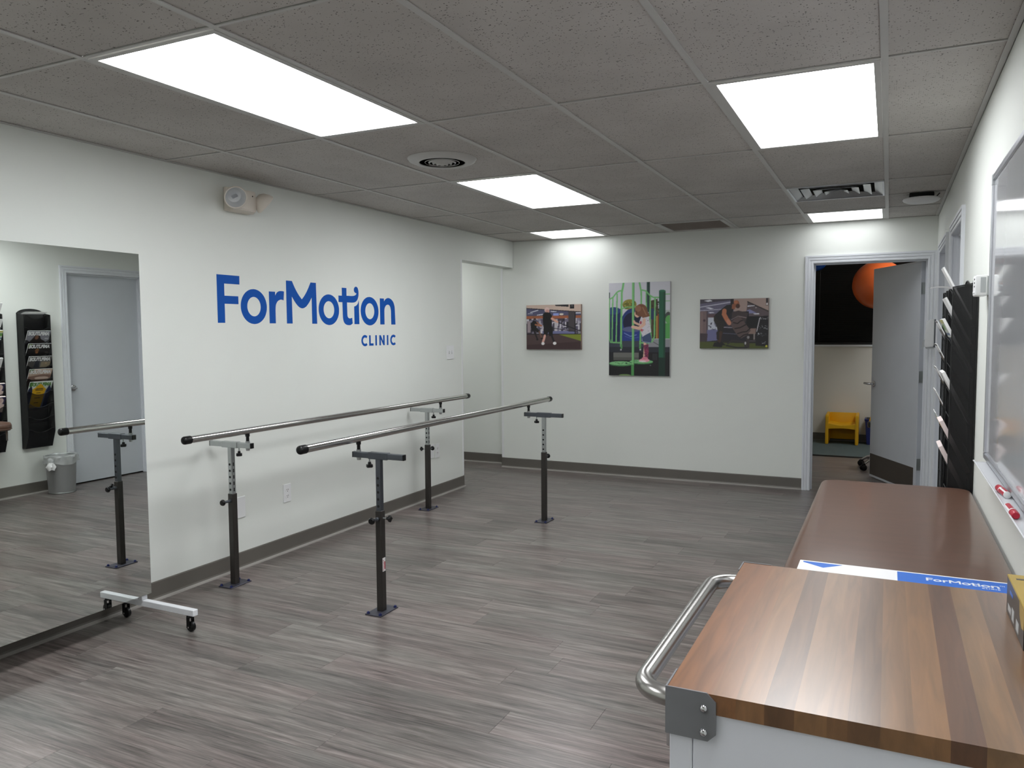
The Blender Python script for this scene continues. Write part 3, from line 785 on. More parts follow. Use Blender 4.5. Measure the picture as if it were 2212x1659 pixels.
def post(t, px, py, s, end, wing):
    """one height-adjustable post: s = side the rail sits on, end = -1 near / +1 far"""
    bm = B(); w2 = .018; box(bm, px - w2, px + w2, py - w2, py + w2, .006, .525, .003, 2)
    p = obj('post', bm, M['blacksteel'], t, origin=(px, py, 0))
    bm = B(); box(bm, px - .0485, px + .0485, py - .078, py + .078, 0, .006, .0012, 1); obj('base_plate', bm, M['plate'], p)
    for ax, ay in ((-1, -1), (1, -1), (1, 1), (-1, 1)):
        bm = B(); bx_, by_ = px + ax * .037, py + ay * .066
        tube(bm, [(bx_, by_, .006), (bx_, by_, .008)], .0095, 14); hexnut(bm, (bx_, by_, .008), .0075, .006)
        sphere(bm, (bx_, by_, .014), .005, 10, 6, (1, 1, .6)); obj('bolt', bm, M['bolt'], p)
    bm = B(); w2 = .0142; box(bm, px - w2, px + w2, py - w2, py + w2, .40, .792, .003, 2); obj('inner_tube', bm, M['zinc'] if s > 0 or end > 0 else M['dark_shaded_zinc'], p)  # near open-floor tube: same zinc, dark reflections painted in as a darker tone
    bm = B()
    for k in range(5):
        z = .548 + k * .036
        tube(bm, [(px, py - w2 - .0006, z), (px, py - w2 + .001, z)], .0068, 16)
        if s > 0: box(bm, px + w2 - .001, px + w2 + .0006, py - .004, py + .004, z - .010, z + .010)
    obj('height_holes', bm, M['dark'], p)
    zc = .8045
    mt = M['zinc'] if s > 0 else M['dark_shaded_zinc']  # same zinc on both bars; the open-floor one has shade in its colour
    bm = B(); box(bm, px - .058, px + .058, py - .0165, py + .0165, zc - .0175, zc + .0175, .003, 2); obj('sleeve', bm, mt, p)
    xi, xo = px + s * .155, px - s * .15
    bm = B(); box(bm, min(xi, xo), max(xi, xo), py - .0135, py + .0135, zc - .0145, zc + .0145, .003, 2); obj('sliding_bar', bm, mt, p)
    for xe in ((xi, xi + s * .004), (xo, xo - s * .004)):
        bm = B(); box(bm, min(xe), max(xe), py - .0142, py + .0142, zc - .0152, zc + .0152, .002, 1); obj('end_plug', bm, M['black'], p)
    sx = px + s * .126
    bm = B(); tube(bm, [(sx, py, zc - .0145), (sx, py, zc - .028)], [.012, .010], 6); obj('lower_nut', bm, M['zinc'], p)
    bm = hexnut(B(), (sx, py, zc + .0145), .0125, .011); obj('upper_nut', bm, M['zinc'], p)
    bm = B(); tube(bm, [(sx, py, zc + .025), (sx, py, zc + .052)], .009, 14); tube(bm, [(sx, py, zc + .052), (sx, py, BZ - .015)], [.0125, .0125], 14); obj('support_stud', bm, M['black'], p, True)
    kx = px + s * .06
    bm = B(); tube(bm, [(kx, py, zc - .0175), (kx, py, zc - .04)], .004, 10); obj('clamp_screw', bm, M['zinc'], p)
    bm = lobed_knob(B(), (kx, py, zc - .046), (0, 0, -1)); obj('clamp_knob', bm, M['black'], p, True)
    # spring pin with a round knob, and a wing screw
    yy = py + end * .018
    bm = tube(B(), [(px, yy, .485), (px, yy + end * .012, .485), (px, yy + end * .014, .485), (px, yy + end * .05, .485)], [.010, .010, .0075, .0075], 14)
    obj('pull_pin', bm, M['dark_shaded_zinc'], p, True)
    bm = lathe(B(), [(0, 0), (.012, .001), (.017, .006), (.018, .012), (.014, .019), (0, .021)] if end > 0 else [(0, -.021), (.014, -.019), (.018, -.012), (.017, -.006), (.012, -.001), (0, 0)], (px, yy + end * .045, .485), 'y', 20)
    obj('pull_knob', bm, M['black'], p, True)
    if wing:
        bm = tube(B(), [(px + wing * .018, py, .487), (px + wing * .05, py, .487)], .004, 10); obj('side_screw', bm, M['zinc'], p)
        bm = lobed_knob(B(), (px + wing * .052, py, .487), (wing, 0, 0), .015, .011); obj('side_knob', bm, M['black'], p, True)
    return p
def parallel_bar(name, label, xr, px, s, ys, yend, wings):
    t = thing(name, label, 'handrail', (px, (ys[0] + ys[1]) / 2, 0), 'pair of parallel bars')
    bm = tube(B(), [(xr, yend[0] + .012, BZ), (xr, yend[1] - .012, BZ)], .019, 28); r = obj('rail', bm, M['steel'], t, True)
    for ye, sg in ((yend[0], 1), (yend[1], -1)):
        pr = [(0, 0), (.014, .0), (.0195, .004), (.0212, .010), (.0212, .045), (.0195, .046)]
        bm = lathe(B(), [(a, b * sg) for a, b in (pr if sg > 0 else pr)], (xr, ye, BZ), 'y', 28); obj('end_cap', bm, M['black'], r, True)
    ps = [post(t, px, ys[k], s, (-1, 1)[k], wings[k]) for k in (0, 1)]
    return t, ps
parallel_bar('parallel_bar', 'stainless parallel bar on black posts beside the left wall, light grey brackets', -3.171, -3.297, 1, (.2265, 2.31), (-.215, 2.775), (0, -1))
t, ps = parallel_bar('parallel_bar', 'stainless parallel bar on black posts standing out on the open floor, dark brackets', -2.405, -2.279, -1, (.216, 2.32), (-.235, 2.745), (1, 0))
px, py = -2.279, .216
bm = B(); box(bm, px + .018, px + .0186, py - .012, py + .012, .212, .282); o = obj('sticker', bm, M['paper'], ps[0])
o['label'] = 'small white warning sticker with red text'
bm = B()
for k in range(7): box(bm, px + .0186, px + .0188, py - .010, py - .001 - .002 * (k % 2), .218 + k * .008, .221 + k * .008)
box(bm, px + .0186, px + .0188, py + .002, py + .010, .222, .262)
# the print of the sticker stays on the sticker itself
me_r = obj('sticker_print', bm, M['red'], ps[0])

# ================================================================== ROLLING MIRROR
MX = -3.255
t = thing('rolling_mirror', 'tall frameless mirror on a white wheeled stand against the left wall', 'mirror', (MX, -.86, 0))
bm = B(); box(bm, MX - .005, MX, -1.36, -.366, .138, 1.816); obj('mirror_glass', bm, M['mirror'], t)
bm = B(); box(bm, MX - .016, MX - .005, -1.36, -.3655, .1375, 1.8165, .001, 1); obj('backing_board', bm, M['whitepaint'], t)
for fy in (-.392, -1.33):
    bm = B(); box(bm, MX - .05, MX - .017, fy - .016, fy + .016, .110, 1.78, .002, 1); obj('upright', bm, M['whitepaint'], t)
    bm = B(); box(bm, -3.455, -2.925, fy - .015, fy + .015, .080, .110, .002, 1); obj('foot', bm, M['whitepaint'], t)
    for fx in (-3.415, -2.965):
        bm = tube(B(), [(fx, fy, .080), (fx, fy, .070)], [.014, .016], 16)
        for sg in (-1, 1): box(bm, fx - .010 + .003, fx + .010 + .003, fy + sg * .0135 - .0012, fy + sg * .0135 + .0012, .018, .070)
        box(bm, fx - .007, fx + .013, fy - .0147, fy + .0147, .068, .071)
        c = obj('caster', bm, M['black'], t, origin=(fx, fy, .08))
        bm = lathe(B(), [(0, -.010), (.020, -.010), (.0245, -.007), (.0255, 0), (.0245, .007), (.020, .010), (0, .010)], (fx + .008, fy, .0255), 'y', 24); obj('wheel', bm, M['black'], c, True)
        bm = tube(B(), [(fx + .008, fy - .0185, .0255), (fx + .008, fy + .0185, .0255)], .0045, 10); obj('axle', bm, M['chrome'], c)
bm = B(); box(bm, MX - .045, MX - .02, -1.31, -.41, 1.70, 1.73); box(bm, MX - .045, MX - .02, -1.31, -.41, .20, .23); obj('cross_rail', bm, M['whitepaint'], t)

# ================================================================== LETTERING ON THE LEFT WALL
def ell(cx, cy, rx, ry, n=48): return arc(cx, cy, rx, ry, 0, 360, n)[:-1]
LET = {}
LET['F'] = [[(.343, 1.773), (.520, 1.773), (.519, 1.722), (.3985, 1.722), (.3985, 1.651), (.507, 1.651), (.507, 1.604), (.3985, 1.604), (.3985, 1.4915), (.343, 1.4915)]]
LET['o'] = [ell(.635, 1.593, .1095, .107), ell(.635, 1.593, .057, .0595)[::-1]]
LET['r'] = [[(.766, 1.692), (.821, 1.692), (.821, 1.667)] + catmull([(.821, 1.667), (.836, 1.686), (.858, 1.697), (.882, 1.699), (.903, 1.697)]) + catmull([(.897, 1.640), (.877, 1.644), (.857, 1.640), (.838, 1.628), (.825, 1.606), (.821, 1.575)]) + [(.821, 1.4915), (.767, 1.4915)]]
LET['M'] = [[(.924, 1.769)] + catmull([(.979, 1.769), (1.008, 1.722), (1.040, 1.682), (1.072, 1.652)]) + catmull([(1.072, 1.652), (1.103, 1.682), (1.134, 1.722), (1.163, 1.769)])[1:] + [(1.217, 1.769), (1.2215, 1.4915), (1.171, 1.4915)]
            + catmull([(1.1715, 1.669), (1.140, 1.630), (1.108, 1.603), (1.074, 1.593), (1.041, 1.603), (1.008, 1.630), (.975, 1.669)]) + [(.977, 1.4915), (.924, 1.4915)]]
LET['o2'] = [ell(1.351, 1.590, .110, .1065), ell(1.350, 1.590, .058, .0595)[::-1]]
LET['t'] = [[(1.497, 1.750), (1.549, 1.750), (1.549, 1.695), (1.600, 1.695)] + catmull([(1.600, 1.695), (1.632, 1.697), (1.655, 1.704), (1.668, 1.715), (1.655, 1.719), (1.641, 1.728), (1.637, 1.744), (1.646, 1.759), (1.662, 1.765), (1.680, 1.758), (1.690, 1.736), (1.691, 1.708), (1.682, 1.680), (1.664, 1.660), (1.640, 1.650), (1.612, 1.647)])
            + [(1.553, 1.647)] + catmull([(1.554, 1.570), (1.557, 1.547), (1.570, 1.535), (1.588, 1.533), (1.610, 1.538)]) + catmull([(1.615, 1.497), (1.593, 1.486), (1.566, 1.484), (1.538, 1.489), (1.517, 1.503), (1.506, 1.527), (1.503, 1.560)]) + [(1.501, 1.647), (1.458, 1.647), (1.458, 1.693), (1.497, 1.693)]]
LET['i'] = [catmull([(1.637, 1.620), (1.660, 1.627), (1.680, 1.642), (1.693, 1.667)]) + [(1.695, 1.4915), (1.637, 1.4915)]]
LET['o3'] = [ell(1.826, 1.590, .112, .1065), ell(1.827, 1.590, .057, .060)[::-1]]
LET['n'] = [[(1.958, 1.691), (2.012, 1.691), (2.013, 1.667)] + catmull([(2.013, 1.667), (2.034, 1.687), (2.068, 1.697), (2.105, 1.690), (2.137, 1.668), (2.154, 1.635), (2.158, 1.600)]) + [(2.163, 1.4915), (2.107, 1.4915)]
            + catmull([(2.105, 1.600), (2.096, 1.628), (2.078, 1.643), (2.058, 1.645), (2.036, 1.637), (2.020, 1.618), (2.015, 1.595)]) + [(2.015, 1.4915), (1.960, 1.4915)]]
def letC(cx, cy, rx, ry, w_): return [arc(cx, cy, rx, ry, 48, 312, 28) + arc(cx, cy, rx - w_, ry - w_, 312, 48, 28)]
CL = {}
CL['C'] = letC(1.760, 1.3695, .044, .042, .0185)
CL['L'] = [[(1.812, 1.409), (1.831, 1.409), (1.831, 1.348), (1.866, 1.348), (1.866, 1.331), (1.812, 1.331)]]
CL['I'] = [[(1.891, 1.409), (1.910, 1.409), (1.910, 1.331), (1.891, 1.331)]]
CL['N'] = [[(1.943, 1.409), (1.962, 1.409), (1.993, 1.362), (1.993, 1.409), (2.012, 1.409), (2.012, 1.331), (1.995, 1.331), (1.962, 1.379), (1.962, 1.331), (1.943, 1.331)]]
CL['I2'] = [[(2.043, 1.409), (2.062, 1.409), (2.062, 1.331), (2.043, 1.331)]]
CL['C2'] = letC(2.133, 1.370, .044, .042, .0185)
t = thing('wall_lettering', 'large blue letters reading ForMotion CLINIC stuck on the left white wall', 'sign', (XL, 1.25, 1.6))
t['label'] = 'large blue vinyl lettering stuck high on the left white wall'
wm = basis((XL, 0, 0), (0, 1, 0), (0, 0, 1), (1, 0, 0))
for k, sp in list(LET.items()) + list(CL.items()): flat_mesh(sp, .0012, wm, M['blue'], 'letter', t)

# ================================================================== PICTURES
def canvas(label, x0, x1, z0, z1, img, edge):
    t = thing('canvas_picture', label, 'picture', ((x0 + x1) / 2, YB, z0), 'canvas pictures on the back wall')
    d = .034
    bm = B(); box(bm, x0, x1, YB - d, YB, z0, z1, .0015, 1); obj('stretched_canvas', bm, mat('canvas edge', edge, .7, var=.1, scale=6), t)
    print_sheet('printed_picture', img, basis((x0 + .001, YB - d - .0006, z0 + .001), (1, 0, 0), (0, 0, 1), (0, -1, 0)), x1 - x0 - .002, z1 - z0 - .002, M['printed'], t)
    return t
# -- two people pulling ropes in a gym
p = Raster(140, 104, (70, 62, 74))
p.rect(0, 1, .08, .26, (84, 84, 112))
for a in (((.07, .16), (.22, .11), (.23, .125), (.08, .175)), ((.03, .19), (.12, .185), (.12, .195), (.03, .2)), ((.2, .22), (.32, .2), (.33, .22), (.2, .235)), ((.45, .14), (.56, .15), (.56, .165), (.46, .16)), ((.90, .18), (1, .185), (1, .2), (.9, .2))): p.poly(a, (228, 230, 240))
p.rect(.5, .6, .19, .25, (150, 165, 225)); p.ell(.65, .215, .04, .02, (235, 225, 210))
p.rect(0, 1, .245, .31, (168, 98, 66)); p.rect(.1, .45, .31, .36, (205, 200, 205))
p.speck(0, 1, .3, .64, 190, .07, .14, [(60, 55, 68), (120, 112, 132), (178, 172, 186), (208, 204, 212), (48, 44, 56), (92, 86, 108), (140, 135, 155)], 4)
p.rect(.52, .58, .32, .6, (196, 190, 196)); p.rect(.82, .87, .36, .6, (190, 186, 200)); p.rect(.02, .08, .36, .62, (160, 145, 150))
p.rect(.3, .9, .585, .65, (116, 118, 160)); p.rect(.775, .90, .13, .6, (72, 66, 70)); p.rect(.885, .905, .15, .66, (28, 24, 28))
p.poly(((0, 0), (1, 0), (1, .17), (0, .075)), (206, 182, 168)); p.line([(0, .072), (1, .172)], .014, (42, 36, 40), .8)
p.poly(((.535, .0), (.78, -.02), (.78, .055), (.54, .03)), (26, 27, 30)); p.rect(.8, .88, 0, .095, (30, 30, 33)); p.rect(.82, .86, .03, .045, (120, 118, 118))
p.rect(0, 1, .655, 1, (80, 62, 62)); p.poly(((0, .9), (1, .82), (1, 1), (0, 1)), (68, 48, 50)); p.rect(0, 1, .648, .664, (30, 26, 30))
p.poly(((.60, .664), (1, .664), (1, .81)), (128, 140, 44))
p.line([(.56, .38), (1, .60)], .017, (34, 30, 38), .8); p.line([(.46, .515), (.8, .58), (1, .625)], .012, (40, 36, 44), .8)
p.ell(.385, .115, .046, .06, (226, 196, 190)); p.ell(.395, .15, .036, .045, (214, 160, 150))
p.poly(((.31, .21), (.355, .165), (.44, .175), (.475, .24), (.478, .33), (.465, .45), (.492, .55), (.49, .685), (.425, .70), (.41, .6), (.385, .70), (.325, .685), (.32, .5), (.308, .36)), (20, 19, 20))
p.line([(.475, .31), (.53, .35), (.575, .385)], .04, (222, 170, 150), .8)
p.line([(.345, .69), (.33, .76), (.31, .83)], .042, (220, 170, 156), .8); p.line([(.47, .69), (.49, .75), (.51, .82)], .034, (34, 30, 36), .8)
p.ell(.31, .865, .03, .035, (238, 236, 236)); p.ell(.525, .86, .032, .034, (238, 236, 236))
p.ell(.148, .28, .03, .038, (150, 96, 66)); p.ell(.16, .315, .018, .018, (44, 30, 26))
p.poly(((.095, .4), (.13, .345), (.175, .36), (.21, .42), (.19, .5), (.255, .585), (.23, .63), (.17, .585), (.10, .58), (.085, .5)), (22, 20, 22))
p.line([(.17, .44), (.24, .465), (.285, .465)], .026, (176, 112, 78), .8); p.line([(.2, .39), (.27, .46)], .022, (166, 104, 72), .8)
p.line([(.14, .58), (.175, .67), (.205, .76)], .026, (26, 22, 26), .8); p.line([(.24, .6), (.27, .68), (.285, .74)], .026, (120, 84, 70), .8); p.ell(.205, .775, .02, .02, (22, 20, 22)); p.ell(.29, .75, .022, .018, (24, 20, 22))
canvas('small landscape canvas of two people pulling ropes in a gym, nearest the corridor opening', -3.325, -2.728, 1.247, 1.698, p.out(), (150, 128, 120))
# -- a girl on playground steps
p = Raster(140, 208, (206, 206, 214))
p.ell(.345, .235, .115, .055, (150, 142, 62)); p.ell(.29, .25, .05, .035, (120, 118, 50)); p.speck(.25, .44, .2, .28, 60, .03, .014, [(120, 116, 48), (172, 160, 76), (96, 96, 40)], 3)
p.poly(((.69, .2), (.8, .18), (.83, .45), (.84, .6), (.7, .6)), (76, 66, 46)); p.speck(.7, .84, .2, .58, 80, .04, .02, [(60, 56, 38), (90, 78, 52), (50, 46, 34)], 5)
p.rect(.92, 1, .3, .6, (178, 186, 182)); p.ell(.97, .37, .05, .05, (70, 72, 70)); p.ell(.985, .40, .06, .045, (98, 170, 90)); p.rect(.92, 1, .44, .6, (86, 160, 84))
p.rect(0, .2, .28, .66, (28, 42, 92)); p.ell(.08, .3, .12, .04, (44, 66, 122)); p.rect(.0, .18, .42, .62, (24, 34, 76))
p.ell(.41, .45, .21, .175, (32, 52, 116)); p.ell(.41, .47, .2, .16, (44, 70, 142)); p.ell(.39, .43, .15, .11, (14, 20, 58)); p.ell(.55, .42, .1, .09, (16, 22, 54))
p.rect(.22, .55, .5, .64, (36, 58, 134)); p.ell(.385, .5, .155, .03, (92, 100, 140)); p.line([(.26, .54), (.36, .575), (.46, .56)], .012, (128, 150, 210), 1.5); p.line([(.27, .575), (.38, .6), (.5, .585)], .008, (80, 104, 180), 1.5)
p.ell(.72, .34, .06, .06, (40, 54, 92)); p.rect(.78, .8, .36, .6, (180, 150, 66)); p.rect(.8, .84, .34, .6, (140, 60, 40)); p.rect(.83, .84, .3, .6, (70, 80, 66))
p.rect(.0, .66, .625, .7, (58, 64, 76)); p.rect(.64, 1, .605, .69, (146, 146, 152)); p.line([(.72, .63), (.85, .68)], .012, (90, 90, 96), 1.5)
p.rect(0, 1, .69, .745, (38, 42, 52)); p.rect(0, 1, .745, 1, (14, 15, 18)); p.rect(.08, .5, .75, .835, (110, 110, 106)); p.rect(.08, .5, .8, .835, (88, 88, 84)); p.rect(.0, .07, .745, .9, (26, 28, 34)); p.rect(.72, .8, .76, .83, (40, 40, 44))
p.ell(.205, .72, .014, .009, (190, 190, 196)); p.ell(.525, .718, .014, .009, (190, 190, 196)); p.ell(.69, .885, .012, .007, (90, 90, 96))
p.rect(.625, .675, 0, .32, (44, 76, 68)); p.rect(.655, .675, 0, .32, (30, 54, 50)); p.rect(.0, .018, .1, .165, (50, 72, 66))
G = (120, 190, 118); G2 = (84, 150, 86)
for q, w_ in (([(.245, 0), (.235, .05), (.218, .1), (.212, .3), (.205, .68)], .032), ([(.01, .175), (.07, .155), (.13, .105), (.17, .088), (.215, .087)], .022), ([(.012, .17), (.01, .61)], .02), ([(.068, .16), (.055, .63)], .022), ([(.14, .12), (.125, .63)], .022), ([(.01, .6), (.03, .64), (.2, .645)], .02),
              ([(.505, 0), (.52, .05), (.535, .1), (.54, .28)], .026), ([(.55, .085), (.61, .095), (.67, .14), (.73, .165), (.83, .168)], .022), ([(.683, .155), (.68, .45), (.7, .6)], .024), ([(.76, .17), (.75, .58), (.72, .63), (.66, .645), (.55, .645)], .024), ([(.53, .5), (.52, .7)], .03), ([(.615, .11), (.62, .3)], .018), ([(.22, .28), (.3, .262), (.45, .26)], .016),
              ([(.92, .135), (1, .135)], .012), ([(.93, .205), (1, .205)], .012)): p.line(q, w_, G, 1.5)
p.rect(.2, .23, .66, .71, G2); p.rect(.51, .54, .66, .71, G2)
p.ell(.205, .875, .195, .024, (60, 120, 70)); p.ell(.205, .866, .195, .022, (132, 196, 134)); p.ell(.54, .853, .19, .022, (60, 120, 70)); p.ell(.54, .845, .19, .02, (124, 188, 128))
p.speck(.06, .36, .856, .876, 26, .03, .004, [(30, 66, 40)], 2); p.speck(.42, .5, .835, .855, 8, .02, .004, [(30, 66, 40)], 7)
p.rect(.385, .425, 0, .89, (128, 196, 126)); p.rect(.413, .425, 0, .89, (90, 156, 92)); p.rect(.375, .42, .88, 1, (80, 150, 82)); p.ell(.27, .995, .1, .012, (120, 150, 90))
p.rect(.82, .925, .1, 1, (30, 92, 66)); p.ell(.872, .1, .052, .012, (40, 108, 80)); p.rect(.895, .925, .11, 1, (20, 66, 48)); p.rect(.82, .925, .8, 1, (14, 46, 36))
p.line([(.60, .64), (.605, .7), (.595, .8)], .05, (228, 184, 162), 1.5); p.poly(((.575, .67), (.655, .66), (.662, .72), (.655, .8), (.605, .8)), (126, 44, 76)); p.speck(.585, .655, .665, .79, 40, .018, .009, [(60, 24, 60), (180, 70, 110), (70, 30, 80)], 8)
p.ell(.59, .832, .085, .02, (232, 158, 176)); p.ell(.6, .81, .05, .014, (222, 128, 150)); p.ell(.56, .842, .06, .008, (240, 226, 228))
p.poly(((.55, .585), (.68, .53), (.705, .59), (.7, .64), (.63, .65), (.56, .635)), (62, 80, 116)); p.line([(.56, .632), (.68, .645)], .012, (140, 152, 178), 1.5)
p.poly(((.535, .37), (.60, .345), (.655, .36), (.68, .44), (.70, .53), (.56, .578), (.515, .5), (.505, .42)), (216, 212, 220)); p.speck(.53, .68, .38, .55, 26, .02, .006, [(120, 90, 110), (150, 140, 160)], 9); p.ell(.53, .43, .016, .018, (170, 60, 80)); p.ell(.545, .51, .022, .014, (190, 90, 100))
p.line([(.585, .4), (.58, .45), (.5, .49), (.4, .475)], .05, (228, 186, 164), 1.5); p.line([(.5, .45), (.43, .43), (.42, .415)], .035, (222, 178, 156), 1.5)
p.ell(.475, .335, .05, .04, (226, 182, 160)); p.ell(.535, .30, .10, .068, (120, 76, 52)); p.poly(((.5, .26), (.6, .26), (.655, .33), (.68, .36), (.64, .37), (.56, .38), (.52, .34)), (124, 80, 54)); p.ell(.485, .28, .05, .035, (150, 104, 76)); p.line([(.56, .27), (.62, .35)], .014, (160, 116, 84), 1.5); p.line([(.46, .31), (.455, .34)], .02, (98, 62, 44), 1.5)
canvas('tall portrait canvas of a girl on green playground steps, on the back wall', -2.437, -1.832, .995, 1.894, p.out(), (190, 190, 192))
# -- a man flipping a tyre
p = Raster(150, 112, (94, 86, 98))
p.poly(((0, 0), (.5, 0), (.5, .3), (0, .3)), (104, 100, 122)); p.poly(((0, .0), (.46, -.02), (.46, .03), (0, .09)), (72, 66, 76))
p.poly(((.06, .03), (.15, .01), (.19, .04), (.12, .055)), (226, 226, 234)); p.poly(((0, .15), (.48, .055), (.48, .075), (0, .17)), (190, 188, 204)); p.poly(((.08, .17), (.14, .165), (.21, .195), (.16, .205)), (222, 222, 232)); p.poly(((.0, .22), (.5, .19), (.5, .205), (.0, .24)), (170, 166, 184)); p.poly(((.13, .265), (.2, .265), (.22, .28), (.15, .285)), (220, 220, 230))
p.rect(.455, .5, 0, .13, (34, 30, 34)); p.poly(((.5, 0), (1, -.03), (1, .27), (.7, .075), (.68, .3), (.5, .25)), (168, 146, 138)); p.poly(((.7, .075), (1, .26), (1, .41), (.685, .40)), (92, 80, 84)); p.line([(.7, .07), (1, .265)], .016, (44, 36, 38), .75)
p.poly(((.70, .145), (.8, .14), (.8, .155), (.7, .17)), (206, 206, 216)); p.poly(((.69, .24), (.73, .22), (.84, .3), (.7, .3)), (130, 130, 170)); p.poly(((.78, .305), (.86, .3), (.87, .32), (.8, .32)), (226, 226, 232)); p.rect(.96, .99, -.01, .15, (50, 44, 46)); p.ell(.975, .12, .012, .025, (220, 214, 214)); p.ell(.82, .19, .01, .012, (170, 160, 160))
p.rect(0, .12, .24, .69, (120, 100, 100)); p.rect(.02, .045, .26, .69, (134, 112, 110)); p.rect(.1, .12, .24, .72, (84, 72, 78)); p.ell(.068, .43, .018, .025, (70, 50, 60))
p.rect(.12, .3, .3, .37, (96, 74, 78)); p.rect(.125, .27, .37, .63, (196, 200, 212)); p.speck(.13, .26, .46, .62, 24, .02, .05, [(70, 70, 86), (120, 120, 140)], 3); p.rect(.11, .3, .62, .86, (110, 110, 150)); p.poly(((0, .69), (.12, .7), (.11, .86), (0, .88)), (68, 56, 62)); p.poly(((0, .87), (.3, .83), (.3, .86), (0, .89)), (34, 30, 34))
p.rect(.3, .72, .26, .86, (34, 32, 40)); p.rect(.4, .5, .4, .6, (52, 48, 58)); p.line([(.36, .57), (.5, .58)], .012, (150, 146, 156), .75); p.line([(.35, .69), (.55, .71)], .01, (90, 90, 110), .75)
p.rect(0, 1, .86, 1, (78, 86, 38)); p.poly(((.3, .84), (1, .86), (1, .9), (.3, .88)), (38, 34, 34))
p.rect(.69, .88, .355, .62, (14, 16, 18)); p.rect(.67, .86, .6, .72, (140, 116, 108)); p.rect(.72, .84, .71, .84, (30, 26, 28)); p.rect(.79, .81, .7, .82, (150, 140, 136))
p.poly(((.86, .36), (1, .35), (1, .96), (.82, .94), (.82, .66)), (26, 24, 28)); p.line([(.875, .4), (.835, .66)], .012, (200, 196, 200), .75)
p.speck(.87, 1, .36, .42, 14, .018, .018, [(200, 200, 206), (120, 120, 128)], 5); p.speck(.86, 1, .52, .62, 14, .016, .018, [(190, 190, 196), (96, 96, 104)], 6); p.speck(.83, 1, .68, .76, 18, .018, .02, [(180, 180, 186), (70, 70, 78)], 7); p.speck(.9, 1, .85, .9, 8, .014, .016, [(190, 190, 196)], 8); p.ell(.975, .95, .015, .02, (214, 206, 70))
p.poly(((.48, .27), (.57, .24), (.71, .29), (.69, .4), (.66, .5), (.56, .36), (.47, .4)), (66, 54, 56)); p.line([(.56, .35), (.68, .385)], .012, (140, 124, 124), .75); p.line([(.47, .42), (.565, .35)], .012, (120, 106, 108), .75)
p.poly(((.45, .5), (.5, .42), (.565, .355), (.6, .37), (.75, .64), (.7, .73), (.61, .8), (.56, .74), (.5, .62)), (92, 76, 74))
for a in (([(.5, .48), (.56, .5), (.6, .45), (.63, .44)],), ([(.52, .6), (.6, .58), (.64, .55), (.68, .52)],), ([(.56, .7), (.63, .67), (.69, .66), (.74, .6)],), ([(.6, .78), (.65, .73), (.71, .71)],)): p.line(a[0], .016, (36, 28, 30), .75)
p.rect(.69, .735, .74, .985, (58, 48, 48)); p.ell(.715, .775, .02, .028, (140, 136, 136)); p.line([(.42, .9), (.48, .84), (.66, .86), (.68, .98)], .024, (52, 46, 48), .75); p.line([(.4, .94), (.55, .98), (.7, .98)], .02, (30, 28, 30), .75); p.ell(.675, .89, .012, .03, (190, 188, 190))
p.poly(((.21, .34), (.28, .3), (.37, .4), (.36, .55), (.345, .7), (.28, .7), (.255, .55), (.21, .44)), (38, 34, 30)); p.line([(.315, .68), (.3, .77), (.29, .87)], .05, (70, 46, 36), .75); p.line([(.27, .68), (.275, .8)], .04, (40, 34, 32), .75); p.poly(((.2, .95), (.22, .88), (.28, .86), (.34, .95), (.33, .975), (.2, .96)), (20, 18, 20)); p.poly(((.3, .88), (.33, .86), (.39, .93), (.3, .94)), (22, 20, 22))
p.poly(((.225, .32), (.3, .23), (.4, .125), (.46, .12), (.5, .19), (.49, .26), (.42, .34), (.36, .45), (.27, .42)), (26, 25, 28)); p.line([(.365, .24), (.36, .31), (.395, .4), (.435, .48)], .065, (186, 116, 82), .75); p.line([(.42, .45), (.44, .5)], .05, (198, 136, 112), .75)
p.ell(.54, .11, .042, .075, (150, 92, 66)); p.ell(.56, .15, .03, .045, (70, 42, 34)); p.poly(((.48, .1), (.52, .14), (.52, .22), (.47, .2)), (150, 92, 66)); p.ell(.53, .07, .03, .035, (184, 116, 84))
canvas('landscape canvas of a man flipping a big tyre, nearest the open doorway', -1.551, -.940, 1.262, 1.715, p.out(), (110, 100, 98))
# ================================================================== WHITEBOARD
t = thing('whiteboard', 'large glossy whiteboard with aluminium frame on the right wall', 'whiteboard', (XR, -.87, .94))
wy0, wy1, wz0, wz1, fw = -2.09, .352, .945, 1.985, .020
bm = B(); box(bm, XR - .010, XR - .001, wy0 + .004, wy1 - .004, wz0 + .004, wz1 - .004); obj('writing_surface', bm, M['board'], t)
for nm, a in (('frame_rail', (wy0, wy1, wz1 - fw, wz1)), ('frame_rail', (wy0, wy1, wz0, wz0 + fw)), ('frame_stile', (wy0, wy0 + fw, wz0 + fw, wz1 - fw)), ('frame_stile', (wy1 - fw, wy1, wz0 + fw, wz1 - fw))):
    bm = B(); box(bm, XR - .018, XR, *a, .003, 2); obj(nm, bm, M['alum'], t)
for zc in (wz1 - .010,):
    bm = B(); box(bm, XR - .0195, XR - .001, wy1 - .022, wy1 + .0015, zc - .028, zc + .012, .003, 2); obj('corner_cap', bm, M['grey'], t)
bm = B(); prism(bm, [(.001, .925), (.001, .9485), (.004, .9485), (.006, .934), (.044, .934), (.050, .942), (.0535, .941), (.047, .930), (.044, .9285)], lambda a, b, q: (XR - a, q, b), -2.05, .300)
obj('pen_tray', bm, M['trayalu'], t)
bm = B(); prism(bm, [(.003, .922), (.003, .948), (.008, .936), (.047, .936), (.0535, .943), (.0545, .938), (.046, .926)], lambda a, b, q: (XR - a, q, b), .300, .304)
obj('tray_end_cap', bm, M['white'], t)
